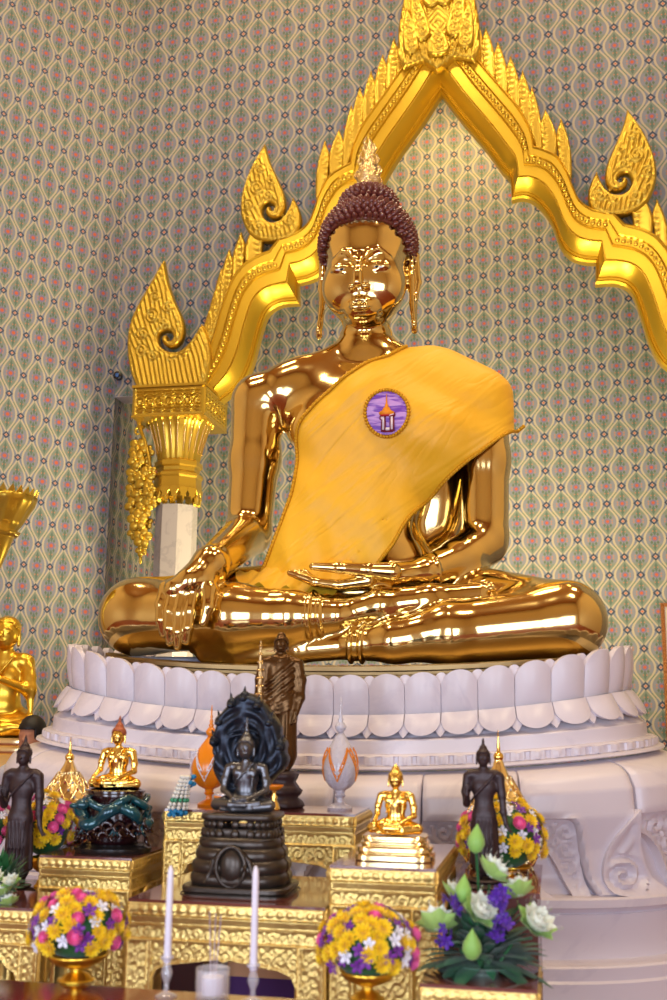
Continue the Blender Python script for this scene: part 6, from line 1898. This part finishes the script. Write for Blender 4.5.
# visitor standing behind the throne's left end
YP = .50; hq = at(31, 736, YP)
root = thing('person', 'dark-haired person in a light shirt standing behind the left end of the throne', 'person', (hq[0], YP, 0))
Hh = hq[2]; s = SDF(); r = .078; k_ = (Hh+.12)/1.70
s.E((0, 0, Hh), (.076, .095, .115), k=.02); s.E((0, -.04, Hh-.06), (.055, .055, .055), k=.03)
s.chain([(0, -.09, Hh+.0), (0, -.112, Hh-.028)], [.010, .014], k=.01)
s.C((0, .01, Hh-.10), (0, .02, Hh-.20), .055, .06, k=.03)
for q_ in (-1, 1):
    s.E((q_*.078, .005, Hh-.01), (.012, .02, .032), k=.006); s.E((q_*.030, -.083, Hh+.012), (.016, .010, .008), k=.004)
    s.chain([(q_*.19, .02, Hh-.28), (q_*.24, .03, Hh-.55), (q_*.22, -.05, Hh-.80)], [.055, .043, .028], k=.03)
    s.C((q_*.22, -.06, Hh-.82), (q_*.21, -.08, Hh-.90), .026, .022, k=.01, flat=((1, 0, 0), .6))
    for f_ in range(4): s.C((q_*.212, -.10+.018*f_, Hh-.90), (q_*.208, -.105+.018*f_, Hh-.965-.01*(f_ in (1, 2))), .009, .007, k=.004)
    s.C((q_*.205, -.10, Hh-.86), (q_*.19, -.125, Hh-.91), .010, .008, k=.005)
    s.chain([(q_*.09, .02, .80), (q_*.10, .0, .45), (q_*.11, .03, .08)], [.095, .065, .045], k=.04); s.C((q_*.11, .03, .04), (q_*.12, -.14, .03), .042, .034, k=.02)
s.E((0, .02, Hh-.45), (.18, .12, .26), k=.06); s.C((-.14, .02, Hh-.26), (.14, .02, Hh-.26), .065, k=.05); s.E((0, .02, .86), (.165, .12, .14), k=.05)
V, F = s.mesh((-.34, -.25, -.02), (.34, .22, Hh+.16), .0125); 
cz = V[F].mean(1)[:, 2]; cx2 = np.abs(V[F].mean(1)[:, 0])
put(root, 'body', V, F, 'skin', np.eye(4))
sh = SDF(); sh.E((0, .02, Hh-.45), (.195, .135, .28), k=.06); sh.C((-.15, .02, Hh-.26), (.15, .02, Hh-.26), .075, k=.05); sh.E((0, .02, .86), (.18, .135, .15), k=.05)
for q_ in (-1, 1): sh.chain([(q_*.19, .02, Hh-.28), (q_*.23, .03, Hh-.48)], [.065, .06], k=.03)
V, F = sh.mesh((-.34, -.2, .7), (.34, .24, Hh-.15), .015, newton=1); put(root, 'shirt', V, F, 'shirt', np.eye(4))
sh = SDF()
for q_ in (-1, 1): sh.chain([(q_*.09, .02, .84), (q_*.10, .0, .45), (q_*.11, .03, .12)], [.108, .08, .07], k=.04)
V, F = sh.mesh((-.3, -.2, .03), (.3, .24, .97), .015, newton=1); put(root, 'trousers', V, F, 'trousers', np.eye(4))
sh = SDF(); sh.E((0.004, .010, Hh+.035), (.092, .112, .110), k=.02)
V, F = sh.mesh((-.12, -.13, Hh-.12), (.12, .14, Hh+.16), .008, newton=1, extra=lambda P, D: np.maximum(D, np.minimum((Hh+.045)-P[..., 2], -.02-P[..., 1]-.8*np.clip(P[..., 0], -1, .08)))); put(root, 'hair', V, F, 'person_hair', np.eye(4))

# draped step and box under the centre table
for (nm, lab, cat, x0, x1, py, yf, yb, body, top) in (('draped_step', 'low step in purple cloth, its warm-lit top painted salmon, under the central altar table', 'box', 229, 308, 962, -2.28, -2.12, 'purple_cloth', 'salmon'),
        ('lacquer_box', 'dark red-brown box under the left end of the central altar table', 'box', 160, 203, 954, -2.42, -2.26, 'dragon_dark', 'dragon_dark')):
    MT.setdefault('salmon', None)
    if MT['salmon'] is None: MT['salmon'] = simple('warm_lit_salmon', rgb(222,160,110), .5)  # warm light on the step top put into its colour
    a, c = at(x0, py, yf), at(x1, py, yf); z = a[2]; w = (c[0]-a[0])/2; d = (yb-yf)/2
    root = thing(nm, lab, cat, ((a[0]+c[0])/2, (yf+yb)/2, 0))
    m = MB(); m.box(-w, w, -d, d, 0, z-.05); m.build('body', body, root, smooth=False)
    m = MB(); m.box(-w-.004, w+.004, -d-.004, d+.004, z-.05, z); m.build('lid', top, root, smooth=False)
# ------------------------------------------------------------------ lights
def area(name, loc, target, sx, sy, power, col, spread=None):
    d = bpy.data.lights.new(name, 'AREA'); d.shape = 'RECTANGLE'; d.size = sx; d.size_y = sy; d.energy = power; d.color = col
    if spread: d.spread = R(spread)
    o = bpy.data.objects.new(name, d); COL.objects.link(o); o.location = loc
    o.rotation_euler = (Vector(target)-Vector(loc)).to_track_quat('-Z', 'Y').to_euler(); return o
cool = (.72, .82, 1.0); warm = (1.0, .78, .44)
for i, (x0, x1) in enumerate(((-4.9, -2.9), (-1.1, 1.3), (3.1, 5.1))):
    area('doorway_daylight', ((x0+x1)/2, YF-.1, 1.9), ((x0+x1)/2, 0, 1.9), x1-x0-.1, 3.3, 225, cool)
# warm ceiling lamps
for x, y in ((-4, -4), (0, -5), (4, -4), (-4, 1), (4, 1), (0, 1.2)):
    area('ceiling_lamp', (x, y, ZTOP-.1), (x, y, 0), 1.0, 1.0, 125, (1.0, .84, .58))
# wall washers over the patterned wall and inside the niche
for x in (-2.2, 0.05, 2.3):
    area('wall_washer', (x, 3.4, ZTOP-.15), (x, 5.0, 8), .8, .3, 30, (1.0, .68, .28))
area('niche_lamp', (XC, 6.0, 9.9), (XC, 7.1, 6.0), 1.6, .3, 80, (1.0, .66, .24))
area('added_arch_uplight', (XC, 3.3, 2.3), (XC, 4.75, 8.2), .5, .3, 260, (1.0, .80, .42))  # unseen uplights added behind the statue to brighten the arch's inner faces
for x in (-1.7, 1.8): area('added_arch_uplight', (x, 3.9, 1.2), (x*.6, 4.9, 7.2), .5, .3, 170, (1.0, .80, .42))
# spotlights on the statue
for x, y, z in ((-2.6, -3.0, 9.5), (2.8, -3.0, 9.5)):
    area('statue_spot', (x, y, z), (0, 0, 3.2), .35, .35, 80, (1.0, .80, .5))
W = bpy.data.worlds.new('world'); SC.world = W; W.use_nodes = True
W.node_tree.nodes['Background'].inputs[0].default_value = (.75, .85, 1.0, 1); W.node_tree.nodes['Background'].inputs[1].default_value = .6
SC.view_settings.exposure = -0.12
SC.cycles.max_bounces = 8; SC.cycles.use_denoising = True
SC.cycles.sample_clamp_indirect = 6.0; SC.cycles.caustics_reflective = False; SC.cycles.caustics_refractive = False
